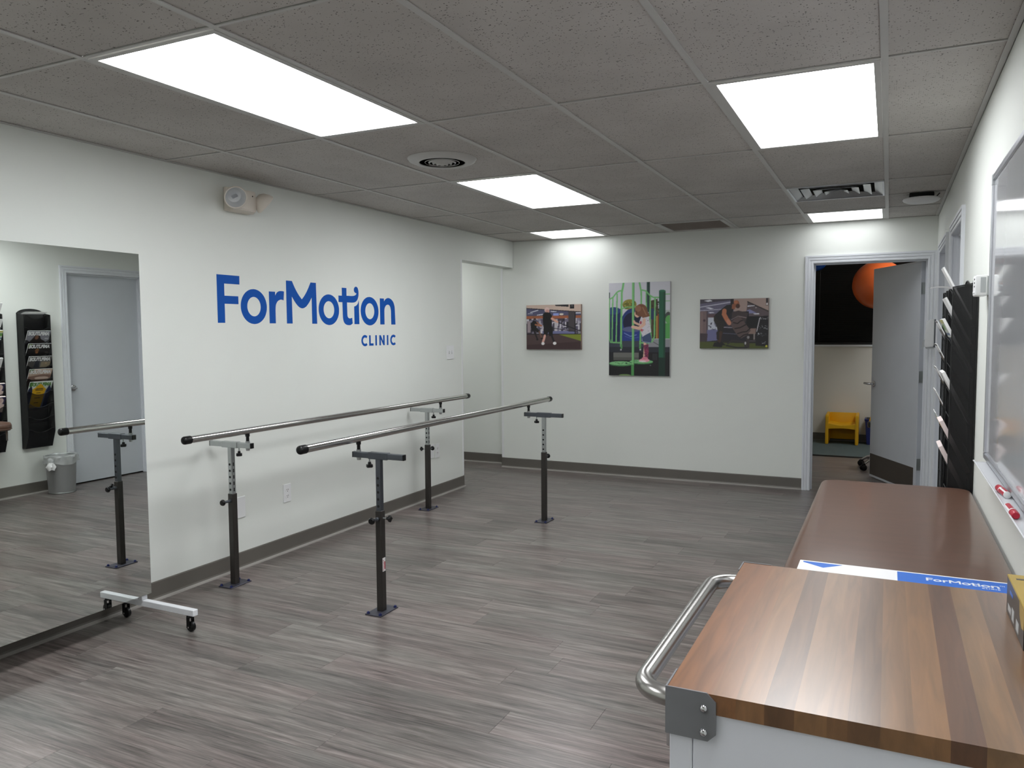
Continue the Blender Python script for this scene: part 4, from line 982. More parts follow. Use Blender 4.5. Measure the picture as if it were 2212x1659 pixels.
def marker(px, py, ang, cap, label):
    d = Vector((math.sin(ang), math.cos(ang), 0)); c = Vector((px, py, .934 + .0104)); t = thing('marker', label, 'marker', c, 'markers in the whiteboard tray')
    bm = tube(B(), [c - d * .055, c - d * .054, c + d * .022, c + d * .026], [.0086, .0100, .0100, .0080], 20); obj('barrel', bm, M['white'], t, True)
    bm = B(); n = 14
    for k in range(2):
        a0, a1 = R(40 + 100 * k), R(110 + 100 * k); q = []
        u = d.cross(Vector((0, 0, 1)))
        rows_ = [[bm.verts.new(c + d * o + (u * math.cos(a0 + (a1 - a0) * i / 6) + Vector((0, 0, 1)) * math.sin(a0 + (a1 - a0) * i / 6)) * .0102) for i in range(7)] for o in (-.05, .015)]
        for i in range(6): bm.faces.new((rows_[0][i], rows_[0][i + 1], rows_[1][i + 1], rows_[1][i]))
    obj('printed_band', bm, M['red'], t)
    bm = tube(B(), [c + d * .022, c + d * .024, c + d * .06, c + d * .063], [.0098, .0106, .0098, .0080], 20); obj('cap', bm, M['red'], t, True)
marker(.350, -.335, R(-5), 0, 'red marker in the whiteboard tray, farther of two, white end facing the room')
marker(.338, -.612, R(178), 0, 'red marker in the whiteboard tray, nearer of two, red cap facing the room')

# ================================================================== WALL RACKS AND MAGAZINES
ZT, ZB, PITCH = 1.607, .42, .113
SL = Vector((-.441, 0, .897))                     # slope of the pocket fronts
def rack(y0, y1, label):
    t = thing('magazine_rack', label, 'rack', (XR, (y0 + y1) / 2, ZB), 'black mesh magazine racks on the right wall')
    P = lambda d, y, z: (XR - d, y, z)
    bm = B(); ym, hw = (y0 + y1) / 2, (y1 - y0) / 2
    top = [(ym + hw * math.cos(R(a)), 1.615 + .045 * math.sin(R(a))) for a in range(0, 181, 12)]
    sheet(bm, [P(.004, y, z) for y, z in [(y1, ZB), *top, (y0, ZB)]], .001); obj('back_panel', bm, M['mesh'], t)
    bm = B(); tube(bm, [P(.005, y, z) for y, z in [(y1, ZB), *top, (y0, ZB), (y1, ZB)]], .0028, 8); obj('back_wire', bm, M['wire'], t)
    for yy in (y0, y1):
        out = [(.004, ZB), (.05, ZB), (.099, ZB + .14), (.099, ZT), (.004, 1.625)]
        bm = B(); sheet(bm, [P(d, yy, z) for d, z in out], .001); sp = obj('side_panel', bm, M['meshside'], t)
        bm = B(); tube(bm, [P(d, yy, z) for d, z in out + out[:1]], .0028, 8); obj('edge_wire', bm, M['wire'], sp)
    bm = B(); sheet(bm, [P(.004, y0, ZB), P(.05, y0, ZB), P(.05, y1, ZB), P(.004, y1, ZB)], .001); obj('bottom_panel', bm, M['mesh'], t)
    bm = B(); sheet(bm, [P(.05, y0, ZB), P(.099, y0, ZB + .14), P(.099, y1, ZB + .14), P(.05, y1, ZB)], .001); obj('lower_front', bm, M['mesh'], t)
    for k in range(10):
        zr = ZT - PITCH * k; N = 10
        bm = B(); rim = []
        lo_d = .012; L_ = .176
        for i in range(N + 1):
            f = i / N; y = y0 + .002 + (y1 - y0 - .004) * f
            dip = .034 * max(0, math.sin(math.pi * min(1, max(0, (f - .12) / .76)))) ** .7
            if zr - L_ < ZB + .005: hi = .176 - (ZB + .006 - (zr - L_)); 
            else: hi = L_
            rim.append((Vector(P(.098 - dip * .49, y, zr - dip)), Vector(P(.098 - hi * .49, y, zr - hi))))
        va = [(bm.verts.new(a), bm.verts.new(b)) for a, b in rim]
        for i in range(N): bm.faces.new((va[i][0], va[i + 1][0], va[i + 1][1], va[i][1]))
        pk = obj('pocket', bm, M['mesh'], t)
        bm = tube(B(), [a for a, b in rim], .0022, 8); obj('rim_wire', bm, M['wire'], pk)
        bm = tube(B(), [b for a, b in rim], .0018, 6); obj('foot_wire', bm, M['wire'], pk)
    return t
R1, R2 = (1.297, 1.540), (.872, 1.115)
rack(*R1, 'black mesh wall rack of magazines, the farther rack, next to the shut grey door')
rack(*R2, 'black mesh wall rack of brochures beside the whiteboard, nearer of the two racks')
def leaflet(name, label, cat, yc, k, stick, wd, ht, back, thick, img=None, title=None, tcol=None, m=None, group='magazines in the wall racks'):
    """a booklet standing in pocket k, sticking out of its rim by `stick` along the slope"""
    zr = ZT - PITCH * k; ay = SL; az = Vector((-.897, 0, -.441)); ax = Vector((0, -1, 0))
    rim = Vector((XR - .098, yc, zr)); topc = rim + SL * stick - az * (.004 + back)
    low = topc - SL * ht - ax * (wd / 2)
    t = thing(name, label, cat, low, group)
    mt = basis(low, ax, ay, az)
    bm = B(); box(bm, 0, wd, 0, ht, -thick, 0); bm.transform(mt); obj('pages', bm, m or M['paper'], t)
    if img is not None: print_sheet('printed_cover', img, mt @ Matrix.Translation((0, 0, .0004)), wd, ht, M['printedgloss'], t)
    if title: text_mesh(title, .045, .0006, mt @ Matrix.Translation((wd * .04, ht - .043, .0006)), tcol or M['white'], 'title', t, wd * .92, bold=.0022)
    return t
yc = (R1[0] + R1[1]) / 2 - .004
M['green'] = mat('green ink', (92, 140, 70), .4, var=.02); M['pinkink'] = mat('pale pink ink', (226, 200, 192), .4, var=.02)
W_, Hh = 48, 62
def cover(bg, top=None):
    r = Raster(W_, Hh, bg)
    if top: r.rect(0, 1, 0, .2, top)
    return r
c = cover((132, 132, 140)); c.poly(((.2, .36), (.36, .3), (.45, .16), (.6, .14), (.7, .26), (.78, .36), (1, .5), (1, 1), (0, 1), (0, .5)), (32, 26, 26)); c.ell(.55, .24, .08, .075, (120, 84, 66)); c.rect(.04, .2, .27, .3, (200, 200, 205))
leaflet('magazine', 'magazine with a grey cover and a long dark haired woman, topmost cover in its rack', 'magazine', yc, 2, .092, .208, .272, 0, .004, c.out(), 'AMPLITUDE')
c = cover((24, 22, 22)); c.poly(((.8, 0), (1, 0), (1, .13), (.85, .16)), (92, 108, 58)); c.ell(.56, .25, .085, .07, (120, 84, 56)); c.ell(.55, .33, .06, .03, (150, 100, 66)); c.rect(.06, .2, .3, .36, (70, 64, 60))
leaflet('magazine', 'magazine with a black cover and a small lit face below the title', 'magazine', yc, 3, .092, .208, .272, 0, .004, c.out(), 'AMPLITUDE')
c = cover((96, 96, 94)); c.rect(0, .42, .2, .6, (140, 128, 106)); c.poly(((.5, .1), (.68, .12), (.7, .4), (.46, .4)), (44, 46, 54)); c.rect(.7, 1, .2, .5, (74, 72, 70)); c.ell(.2, .26, .04, .03, (180, 150, 120)); c.rect(0, 1, .4, 1, (60, 58, 58))
leaflet('magazine', 'magazine with a dull grey and khaki cover, third of the five covers', 'magazine', yc, 4, .092, .208, .272, 0, .004, c.out(), 'AMPLITUDE')
c = cover((190, 168, 152)); c.poly(((.78, 0), (1, 0), (1, .1), (.84, .16)), (86, 108, 66)); c.poly(((0, .22), (.4, .2), (1, .27), (1, .38), (0, .34)), (132, 104, 92)); c.ell(.4, .33, .3, .05, (206, 184, 170)); c.rect(0, 1, .38, 1, (70, 52, 44))
leaflet('magazine', 'magazine with a pinkish beige cover, fourth of the five covers', 'magazine', yc, 5, .092, .208, .272, 0, .004, c.out(), 'AMPLITUDE')
c = cover((206, 214, 208)); c.poly(((.84, .02), (1, .02), (1, .16), (.9, .2)), (60, 110, 60)); c.poly(((0, .3), (.12, .12), (.2, .3), (.2, 1), (0, 1)), (30, 40, 74)); c.poly(((.8, .3), (.9, .14), (1, .3), (1, 1), (.8, 1)), (30, 40, 74)); c.rect(.2, .8, .3, 1, (120, 130, 150))
leaflet('magazine', 'magazine with a white and navy cover and green title behind the yellow card', 'magazine', yc, 6, .092, .208, .272, .003, .004, c.out(), 'AMPLITUDE', M['green'])
# yellow pointed card in front of the lowest cover
zr = ZT - PITCH * 6; az = Vector((-.897, 0, -.441)); low = Vector((XR - .098, yc - .006, zr)) + SL * .070 - az * .0042 - SL * .24
t = thing('pointed_card', 'bright yellow pointed card in front of the lowest magazine in its rack', 'card', low, None)
mt = basis(low, Vector((0, -1, 0)), SL, az)
M['ycard'] = mat('yellow card', (216, 168, 28), .5, var=.02); M['ink'] = mat('black ink', (30, 28, 24), .5, var=.02)
flat_mesh([[(-.052, 0), (.052, 0), (.058, .17)] + catmull([(.058, .17), (.062, .186), (.045, .2), (.02, .226), (0, .24), (-.02, .226), (-.045, .2), (-.062, .186), (-.058, .17)])[1:]], .0008, mt, M['ycard'], 'card', t)
bm = B()
for k, (a, z) in enumerate(((.03, .196), (.038, .186), (.034, .176), (.02, .150), (.026, .1), (.02, .05))): box(bm, -a, a, z - .0028, z + .0028, .0009, .0012)
bm.transform(mt); o = obj('printed_lines', bm, M['ink'], t); o['kind'] = 'stuff'
# loose sheet drooping over the top of the far rack
bm = B(); prev = None; ws = []
for i in range(9):
    f = i / 8; d = .03 + .135 * f; z = 1.612 + .03 * math.sin(f * 1.9) - .012 * f
    ws.append([bm.verts.new((XR - d, R1[0] + .012, z)), bm.verts.new((XR - d - .0, R1[1] - .012, z + .004))])
for a, b in zip(ws, ws[1:]): bm.faces.new((a[0], a[1], b[1], b[0]))
bmesh.ops.solidify(bm, geom=bm.faces[:], thickness=.0012)
o = obj('paper_sheet', bm, M['paper'], None, True, origin=(XR - .03, sum(R1) / 2, 1.612)); tagp(o, 'white paper sheet flopped over the top of the farther mesh rack', 'paper')
# brochures of the nearer rack
y2 = (R2[0] + R2[1]) / 2; GB = 'brochures in the nearer wall rack'
leaflet('brochure', 'tall white brochure sticking up highest from the nearer mesh rack', 'brochure', y2 + .050, 0, .100, .12, .26, .004, .008, None, group=GB)
leaflet('brochure', 'white folded brochure just below the rim of the nearer rack', 'brochure', y2 + .01, 1, .075, .2, .24, 0, .008, None, group=GB)
c = cover((226, 232, 224)); c.rect(0, 1, 0, .08, (210, 206, 130)); c.rect(0, .6, .1, .2, (110, 160, 80)); c.rect(0, 1, .26, .3, (60, 90, 140)); c.rect(0, 1, .34, 1, (26, 34, 60))
leaflet('brochure', 'green, yellow and navy printed brochure in the nearer rack', 'brochure', y2, 2, .095, .208, .26, 0, .012, c.out(), group=GB)
leaflet('brochure', 'plain white stapled booklet half way down the nearer rack', 'brochure', y2 - .005, 4, .085, .2, .255, 0, .014, None, group=GB)
def swirl():
    c = cover((40, 36, 72)); c.poly(((0, .3), (.3, .2), (.5, .34), (1, .24), (1, .6), (0, .6)), (230, 206, 200)); c.ell(.22, .17, .15, .13, (232, 208, 202)); c.ell(.22, .17, .07, .06, (214, 178, 172)); c.rect(.6, .95, .1, .2, (225, 225, 230)); return c.out()
M['palepink'] = mat('pale pink paper', (232, 218, 216), .6, var=.02)
leaflet('brochure', 'pale brochure with navy and pink ring cover, upper of two in the nearer rack', 'brochure', y2, 6, .095, .2, .25, 0, .018, swirl(), m=M['palepink'], group=GB)
leaflet('brochure', 'pale brochure with navy and pink ring cover, lower of two in the nearer rack', 'brochure', y2, 7, .095, .2, .25, 0, .018, swirl(), m=M['palepink'], group=GB)

# ================================================================== WALL DEVICES
t = thing('thermostat', 'small white wall thermostat beside the top of the nearer magazine rack', 'thermostat', (XR, .54, 1.59))
bm = B(); box(bm, XR - .049, XR - .006, .502, .585, 1.553, 1.634, .006, 3); obj('housing', bm, M['white'], t, True)
bm = B(); box(bm, XR - .007, XR, .506, .581, 1.557, 1.630); obj('wall_plate', bm, M['grey'], t)
bm = B(); box(bm, XR - .030, XR - .012, .5008, .503, 1.566, 1.625, .0005, 1); obj('side_cover', bm, M['grey'], t)
for z in (1.618, 1.604, 1.59):
    bm = B(); box(bm, XR - .0502, XR - .0485, .508, .530, z - .003, z + .003, .0004, 1); obj('button', bm, M['blacksteel'], t)
bm = tube(B(), [(XR - .049, .512, 1.566), (XR - .055, .512, 1.566)], .004, 12); obj('knob', bm, M['white'], t)

t = thing('soap_dispenser', 'white and grey wall sanitizer dispenser in the corner beside the open doorway', 'dispenser', (XR, 4.04, 1.40))
bm = B(); prism(bm, [(.022, 1.290), (.086, 1.280), (.090, 1.310), (.074, 1.482), (.056, 1.502), (.022, 1.506)], lambda a, b, q: (XR - a, q, b), 3.985, 4.095)
bmesh.ops.bevel(bm, geom=bm.edges[:], offset=.006, segments=2, affect='EDGES'); obj('cover', bm, M['white'], t, True)
bm = B(); box(bm, XR - .023, XR, 3.988, 4.092, 1.280, 1.504, .003, 1); obj('back_plate', bm, M['dark_shaded_zinc'], t)
bm = B(); box(bm, XR - .076, XR - .022, 3.995, 4.085, 1.270, 1.284, .002, 1); obj('base', bm, M['grey'], t)
bm = B(); prism(bm, [(.085, 1.345), (.098, 1.335), (.102, 1.290), (.108, 1.268), (.102, 1.266), (.090, 1.288)], lambda a, b, q: (XR - a, q, b), 4.005, 4.075); obj('push_lever', bm, M['grey'], t)

t = thing('emergency_light', 'cream twin headed emergency lamp high on the left wall below the ceiling', 'emergency light', (XL, .548, 2.2))
bm = B(); prism(bm, [(0, 2.146), (.052, 2.146), (.070, 2.160), (.070, 2.262), (.064, 2.278), (0, 2.285)], lambda a, b, q: (XL + a, q, b), .414, .606)
bmesh.ops.bevel(bm, geom=bm.edges[:], offset=.004, segments=2, affect='EDGES'); obj('housing', bm, M['cream'], t, True)
bm = tube(B(), [(XL + .070, .576, 2.247), (XL + .0715, .576, 2.247)], .004, 12); obj('test_button', bm, M['dark'], t)
def lamp_head(c, d):
    c, d = Vector(c), Vector(d).normalized(); q = Vector((0, 0, 1)).rotation_difference(d).to_matrix().to_4x4() @ Matrix.Scale(1.16, 4)
    bm = lathe(B(), [(0, -.056), (.020, -.053), (.038, -.040), (.051, -.018), (.056, .0), (.056, .006), (.053, .008), (.050, .004), (.046, -.012), (.034, -.032), (.015, -.044), (0, -.046)], n=36)
    bm.transform(Matrix.Translation(c) @ q); h = obj('lamp_head', bm, M['cream'], t, True)
    bm = lathe(B(), [(0, -.042), (.016, -.040), (.033, -.029), (.045, -.010), (.049, .0), (.048, .0), (.032, -.026), (0, -.036)], n=32); bm.transform(Matrix.Translation(c) @ q); obj('reflector', bm, M['silvered'], h, True)
    bm = lathe(B(), [(0, .0115), (.03, .009), (.0515, .004), (.0515, .002), (0, .006)], n=36); bm.transform(Matrix.Translation(c) @ q); obj('lens', bm, M['lens'], h, True)
    bm = B(); box(bm, -.0045, .0045, -.014, .014, -.036, -.008); bm.transform(Matrix.Translation(c) @ q); obj('bulb', bm, M['dark_shaded_zinc'], h)
    return c - d * .05
b0 = lamp_head((XL + .140, .370, 2.206), (.72, -.42, -.38))
bm = tube(B(), [(XL + .060, .455, 2.21), b0], [.018, .013], 14); obj('swivel_neck', bm, M['cream'], t, True)
b1 = lamp_head((XL + .085, .664, 2.212), (.36, .62, -.58))
bm = tube(B(), [(XL + .05, .600, 2.218), b1], [.016, .012], 14); obj('swivel_neck', bm, M['cream'], t, True)

def plate_at(name, label, y0, y1, z0, z1, cat, group='white cover plates on the left wall'):
    t = thing(name, label, cat, (XL, (y0 + y1) / 2, z0), group)
    bm = B(); box(bm, XL, XL + .006, y0, y1, z0, z1, .0025, 2); obj('cover_plate', bm, M['white'], t)
    return t, (y0 + y1) / 2, (z0 + z1) / 2
def sockets(t, yc, zc):
    for s in (-1, 1):
        z = zc + s * .0195
        bm = B(); prism(bm, arc(yc, z, .0172, .0145, 0, 360, 24)[:-1], lambda a, b, q: (q, a, b), XL + .005, XL + .0075); so = obj('socket', bm, M['paper'], t)
        for sy in (-1, 1):
            bm = B(); box(bm, XL + .0074, XL + .0078, yc + sy * .0063 - .0016, yc + sy * .0063 + .0016, z - .001, z + .008); obj('slot', bm, M['dark'], so)
        bm = B(); prism(bm, arc(yc, z - .0075, .0028, .0028, 0, 360, 12)[:-1], lambda a, b, q: (q, a, b), XL + .0074, XL + .0078); obj('slot', bm, M['dark'], so)
a = plate_at('wall_outlet', 'white double wall outlet by itself low on the left wall, between the near posts', .846, .916, .327, .446, 'outlet'); sockets(*a)
a = plate_at('wall_outlet', 'white double wall outlet behind the far post of the parallel bars', 2.735, 2.802, .338, .461, 'outlet'); sockets(*a)
plate_at('blank_wall_plate', 'plain white cover plate behind the near post by the mirror', .440, .511, .312, .441, 'wall plate')
plate_at('blank_wall_plate', 'plain white cover plate against the far post, next to an outlet', 2.655, 2.716, .345, .467, 'wall plate')
t, yc_, zc_ = plate_at('light_switch', 'white two switch light switch by the corridor opening', 2.951, 3.075, 1.187, 1.311, 'light switch', None)
for s in (-1, 1):
    bm = B(); box(bm, XL + .005, XL + .0075, yc_ + s * .023 - .0055, yc_ + s * .023 + .0055, zc_ - .013, zc_ + .013); fr = obj('switch_slot', bm, M['grey'], t)
    bm = B(); box(bm, XL + .006, XL + .017, yc_ + s * .023 - .004, yc_ + s * .023 + .004, zc_ - .003, zc_ + .009, .0015, 1, Matrix.Rotation(R(-20), 3, 'Y')); obj('toggle', bm, M['white'], fr)

# ================================================================== TREATMENT TABLE
tx0, tx1, ty0, ty1, tz = -.236, .374, -.965, .868, .735
t = thing('treatment_table', 'long padded treatment table with a brown vinyl top along the right wall', 'table', ((tx0 + tx1) / 2, (ty0 + ty1) / 2, 0))
def rrect(ins, rad, n=8):
    o = []
    for cx, cy, a0 in ((tx1, ty1, 0), (tx0, ty1, 90), (tx0, ty0, 180), (tx1, ty0, 270)):
        sx = 1 if cx == tx1 else -1; sy = 1 if cy == ty1 else -1
        o += arc(cx - sx * (rad), cy - sy * (rad), rad - ins, rad - ins, a0, a0 + 90, n)
    return o
bm = B(); rings = []
for ins, z in ((.030, .664), (.012, .667), (.002, .678), (0, .694), (.001, .712), (.006, .724), (.014, .7315), (.028, .7345), (.06, .7352), (.0699, .7353)):
    rings.append([bm.verts.new((x, y, z)) for x, y in rrect(ins, .07)])
n_ = len(rings[0])
for a, b in zip(rings, rings[1:]):
    for k in range(n_): bm.faces.new((a[k], a[(k + 1) % n_], b[(k + 1) % n_], b[k]))
bm.faces.new(rings[0][::-1]); bm.faces.new(rings[-1]); obj('padded_top', bm, M['vinyl'], t, True)
bm = B(); q = rrect(.0005, .07); tube(bm, [(x, y, .680) for x, y in q + q[:2]], .0028, 6, False); obj('piping', bm, M['vinyl'], t, True)
ix, iy = .085, .16
for a in ((tx0 + ix, tx0 + ix + .025, ty0 + iy, ty1 - iy), (tx1 - ix - .025, tx1 - ix, ty0 + iy, ty1 - iy), (tx0 + ix + .025, tx1 - ix - .025, ty0 + iy, ty0 + iy + .025), (tx0 + ix + .025, tx1 - ix - .025, ty1 - iy - .025, ty1 - iy)):
    bm = B(); box(bm, *a, .585, .664, .002, 1); obj('apron_rail', bm, M['maple'], t)
for lx in (tx0 + ix + .026, tx1 - ix - .026):
    for ly in (ty0 + iy + .026, ty1 - iy - .026): bm = B(); box(bm, lx - .027, lx + .027, ly - .027, ly + .027, 0, .664, .003, 1); obj('leg', bm, M['maple'], t)
for ly in (ty0 + iy + .026, ty1 - iy - .026): bm = B(); box(bm, tx0 + ix + .053, tx1 - ix - .053, ly - .012, ly + .012, .15, .21, .002, 1); obj('stretcher', bm, M['maple'], t)
bm = B(); box(bm, (tx0 + tx1) / 2 - .015, (tx0 + tx1) / 2 + .015, ty0 + iy + .038, ty1 - iy - .038, .16, .2, .002, 1); obj('stretcher', bm, M['maple'], t)
bm = B(); box(bm, tx0 + .03, tx0 + .056, ty1 - .0485, ty1 - .046, .585, .664, .0008, 1); pl = obj('steel_latch', bm, M['alum'], t)
bm = tube(B(), [(tx0 + .043, ty1 - .0462, .602), (tx0 + .043, ty1 - .0455, .602)], .005, 12); obj('latch_hole', bm, M['dark'], pl)

# ---- flat printed box lying on the table
bx0, bx1, by0, by1, bz0, bz1 = -.184, .342, -.93, -.642, .7353, .757
t = thing('flat_box', 'flat white and blue printed box lying on the brown table behind the cart', 'box', ((bx0 + bx1) / 2, (by0 + by1) / 2, bz0))
bm = B(); box(bm, bx0, bx1, by0, by1, bz0, bz1, .0012, 1); obj('carton', bm, M['paper'], t)
tm = basis((0, 0, bz1), (1, 0, 0), (0, 1, 0), (0, 0, 1))
flat_mesh([[(.070, by1 - .010), (bx1 - .001, by1 - .010), (bx1 - .001, by0 + .01), (.070, by0 + .01)]], .0004, tm, M['boxblue'], 'blue_panel', t)
flat_mesh([[(-.174, by1 - .010), (-.070, by1 - .012), (-.118, by1 - .058), (-.174, by1 - .02)]], .0004, tm, M['boxblue'], 'blue_triangle', t)
s_ = .0925; ox, oy = .139 - .343 * s_, -.7195 - 1.4915 * s_ + .012
tl = basis((ox, oy, bz1 + .0004), (s_, 0, 0), (0, s_, 0), (0, 0, 1))
lt_ = bpy.data.objects.new('lettering', None); COL.objects.link(lt_); lt_.parent = t; lt_.location = (0, 0, 0)
for k, sp in list(LET.items()) + list(CL.items()): flat_mesh(sp, .0004, tl, M['white'], 'letter', lt_)
text_mesh('TM', .009, .0004, Matrix.Translation((ox + 2.175 * s_, oy + 1.72 * s_, bz1 + .0004)), M['white'], 'letter', lt_)

# ================================================================== CART
cx0, cx1, cy0, cy1, cz = -.250, .345, -1.912, -1.228, .900
t = thing('rolling_cart', 'white cabinet cart with a butcher block wood top and steel side handle', 'cart', ((cx0 + cx1) / 2, (cy0 + cy1) / 2, 0))
edges = [-.250, -.186, -.151, -.112, -.072, -.030, -.004, .036, .076, .118, .158, .203, .248, .297, .345]
tones = [(172, 118, 80), (176, 126, 88), (178, 134, 98), (138, 102, 76), (172, 132, 98), (164, 124, 92), (138, 104, 80), (160, 122, 90), (172, 130, 94), (128, 88, 66), (170, 132, 96), (148, 114, 88), (154, 118, 92), (140, 104, 80)]
for a, b, c in zip(edges, edges[1:], tones):
    bm = B(); box(bm, a, b, cy0, cy1, cz - .030, cz); o = obj('wood_strip', bm, M['block'], t, origin=((a + b) / 2, (cy0 + cy1) / 2, cz)); o.color = (*[v * q_ for v, q_ in zip(lin(c), (.51, .465, .365))], 1)
bm = B(); box(bm, cx0 + .004, cx1 - .004, cy0 + .008, cy1 - .006, .13, cz - .030); obj('cabinet_body', bm, M['cartwhite'], t)
for xa, xb in ((cx0 + .003, cx0 + .0365), (cx1 - .0365, cx1 - .003)):
    bm = B(); box(bm, xa, xb, cy0 + .003, cy0 + .03, .12, cz - .030, .0015, 1); obj('corner_post', bm, M['cartwhite'], t)
bm = B(); box(bm, cx0 + .0375, cx1 - .0375, cy0 + .0035, cy0 + .012, .14, cz - .0305, .0012, 1); obj('end_panel', bm, M['cartwhite'], t)
for k, (za, zb) in enumerate(((.70, .862), (.43, .695), (.14, .425))):
    bm = B(); box(bm, cx0 - .004, cx0 + .006, cy0 + .035, cy1 - .035, za, zb, .002, 1); dr = obj('drawer', bm, M['cartwhite'], t)
    bm = tube(B(), [(cx0 - .004, (cy0 + cy1) / 2 - .08, (za + zb) / 2), (cx0 - .026, (cy0 + cy1) / 2 - .08, (za + zb) / 2), (cx0 - .026, (cy0 + cy1) / 2 + .08, (za + zb) / 2), (cx0 - .004, (cy0 + cy1) / 2 + .08, (za + zb) / 2)], .005, 10); obj('pull', bm, M['steel'], dr, True)
bm = tube(B(), [(cx0 - .001, cy0 + .02, .800), (cx0 - .001, cy0 + .02, .826)], .005, 12); obj('hinge_pin', bm, M['chrome'], t)
for yy, sg in ((cy0, -1), (cy1, 1)):
    P2 = [(-.2525, .8295), (-.190, .8295), (-.1785, .841), (-.1785, .889), (-.192, .9015), (-.2525, .9015)]
    bm = B(); prism(bm, P2, lambda a, b, q: (a, q, b), yy, yy + sg * .0025)
    box(bm, -.2525, -.250, min(yy, yy - sg * .062), max(yy, yy - sg * .062), .8295, .9015)
    br = obj('handle_bracket', bm, M['gunmetal'], t)
    for zb in (.878, .842):
        bm = lathe(B(), [(0, .005 * sg), (.003, .0046 * sg), (.0055, .002 * sg), (.006, 0), (0, 0)], (-.196, yy + sg * .0025, zb), 'y', 18); obj('screw', bm, M['chrome'], br, True)
hx, hz, hr = -.308, .866, .0155
pts = [(-.252, cy0 + .040, hz), (-.262, cy0 + .040, hz)] + [(hx + .05 - .05 * math.sin(R(a)), cy0 + .040 + .05 - .05 * math.cos(R(a)), hz) for a in range(10, 91, 10)] + \
      [(hx + .05 - .05 * math.cos(R(a)), cy1 - .040 - .05 + .05 * math.sin(R(a)), hz) for a in range(0, 81, 10)] + [(-.262, cy1 - .040, hz), (-.252, cy1 - .040, hz)]
bm = tube(B(), pts, hr, 24); obj('push_handle', bm, M['satin'], t, True)
for wx in (cx0 + .06, cx1 - .06):
    for wy in (cy0 + .07, cy1 - .07):
        bm = B(); box(bm, wx - .035, wx + .035, wy - .035, wy + .035, .114, .13, .002, 1)
        for sg in (-1, 1): box(bm, wx - .018, wx + .026, wy + sg * .021 - .0015, wy + sg * .021 + .0015, .035, .116)
        c = obj('caster', bm, M['zinc'], t)
        bm = lathe(B(), [(0, -.017), (.046, -.017), (.05, -.011), (.05, .011), (.046, .017), (0, .017)], (wx + .01, wy, .0502), 'y', 24); obj('wheel', bm, M['black'], c, True)

# ---- gold and black carton on the cart
gx0, gx1, gy0, gy1, gz0, gz1 = .2435, .335, -1.545, -1.342, cz, .970
t = thing('gold_carton', 'small gold and black carton on the wooden cart top at the picture edge', 'box', ((gx0 + gx1) / 2, (gy0 + gy1) / 2, cz))
t['label'] = 'small black carton with a gold top on the wooden cart top'
bm = B(); box(bm, gx0, gx1, gy0, gy1, gz0, gz1, .001, 1); obj('carton', bm, M['boxblack'], t)
bm = B(); box(bm, gx0 - .0003, gx1 + .0003, gy0 - .0003, gy1 + .0003, gz1 - .004, gz1 + .0006, .001, 1); obj('gold_lid', bm, M['gold'], t)
sm = basis((gx0, gy1, gz0), (0, -1, 0), (0, 0, 1), (-1, 0, 0))     # its side facing the table end: along the edge, up, outwards
flat_mesh([[(.150, .066), (.203, .066), (.203, .034), (.180, .030), (.158, .044)]], .0003, sm, M['gold'], 'gold_corner', t)
for a in ((.02, .06, .010, .022), (.07, .095, .008, .030), (.12, .15, .008, .026)):
    flat_mesh([[(a[0], a[2]), (a[1], a[2]), (a[1], a[3]), (a[0], a[3])]], .0003, sm, M['grey'], 'side_label', t)
flat_mesh([[(.040, .046), (.075, .046), (.075, .052), (.040, .052)]], .0003, sm, M['boxblue'], 'side_label', t)
for a in ((.01, .07, .026, .034), (.02, .07, .044, .05), (.03, .08, .09, .1), (.06, .09, .06, .075)):
    bm = B(); box(bm, gx0 + a[0], gx0 + a[1], gy1 - a[3], gy1 - a[2], gz1 + .0006, gz1 + .0009); obj('top_print', bm, M['boxblack'], t)
bm = B(); box(bm, gx0 + .03, gx1, gy1 - .014, gy1 + .0004, gz1 - .003, gz1 + .0011); obj('top_print', bm, M['boxblack'], t)

# ================================================================== WASTE BIN
bxc, byc = .205, 1.53
t = thing('waste_bin', 'silver mesh waste bin with a knotted clear liner below the farther magazine rack', 'bin', (bxc, byc, 0))
bm = B(); prof = [(.108, .004), (.126, .335)]
lathe(bm, prof + [(.1248, .335), (.107, .004)], (bxc, byc, 0), n=40); bm.faces.ensure_lookup_table()
for f_ in [f for f in bm.faces if len(f.verts) > 4]: bm.faces.remove(f_)
obj('mesh_wall', bm, M['silvermesh'], t, True)
bm = lathe(B(), [(0, .002), (.109, .002), (.110, .010), (.1085, .014), (.104, .008), (0, .006)], (bxc, byc, 0), n=40); obj('base', bm, M['zinc'], t, True)
bm = B(); tube(bm, [(bxc + .1265 * math.cos(R(a)), byc + .1265 * math.sin(R(a)), .336) for a in range(0, 370, 10)], .004, 8, False); obj('rim', bm, M['zinc'], t, True)
rn = random.Random(5); bm = B(); rings = []
ph = [rn.uniform(0, 6.28) for _ in range(12)]
for k, (r_, z) in enumerate(((.02, .03), (.085, .022), (.101, .05), (.108, .14), (.116, .24), (.1225, .33), (.128, .347), (.137, .346), (.140, .330), (.138, .30), (.139, .275))):
    amp = (.002, .004, .003, .004, .003, .001, .002, .004, .004, .005, .007)[k]
    rings.append([bm.verts.new((bxc + (r_ + amp * (math.sin(7 * a + ph[k]) + .6 * math.sin(13 * a + ph[(k + 3) % 12]))) * math.cos(a), byc + (r_ + amp * (math.sin(7 * a + ph[k]) + .6 * math.sin(13 * a + ph[(k + 3) % 12]))) * math.sin(a),
                               z + (.012 * math.sin(3 * a + 1) if k > 8 else .003 * math.sin(5 * a + k)))) for a in [2 * math.pi * i / 56 for i in range(56)]])
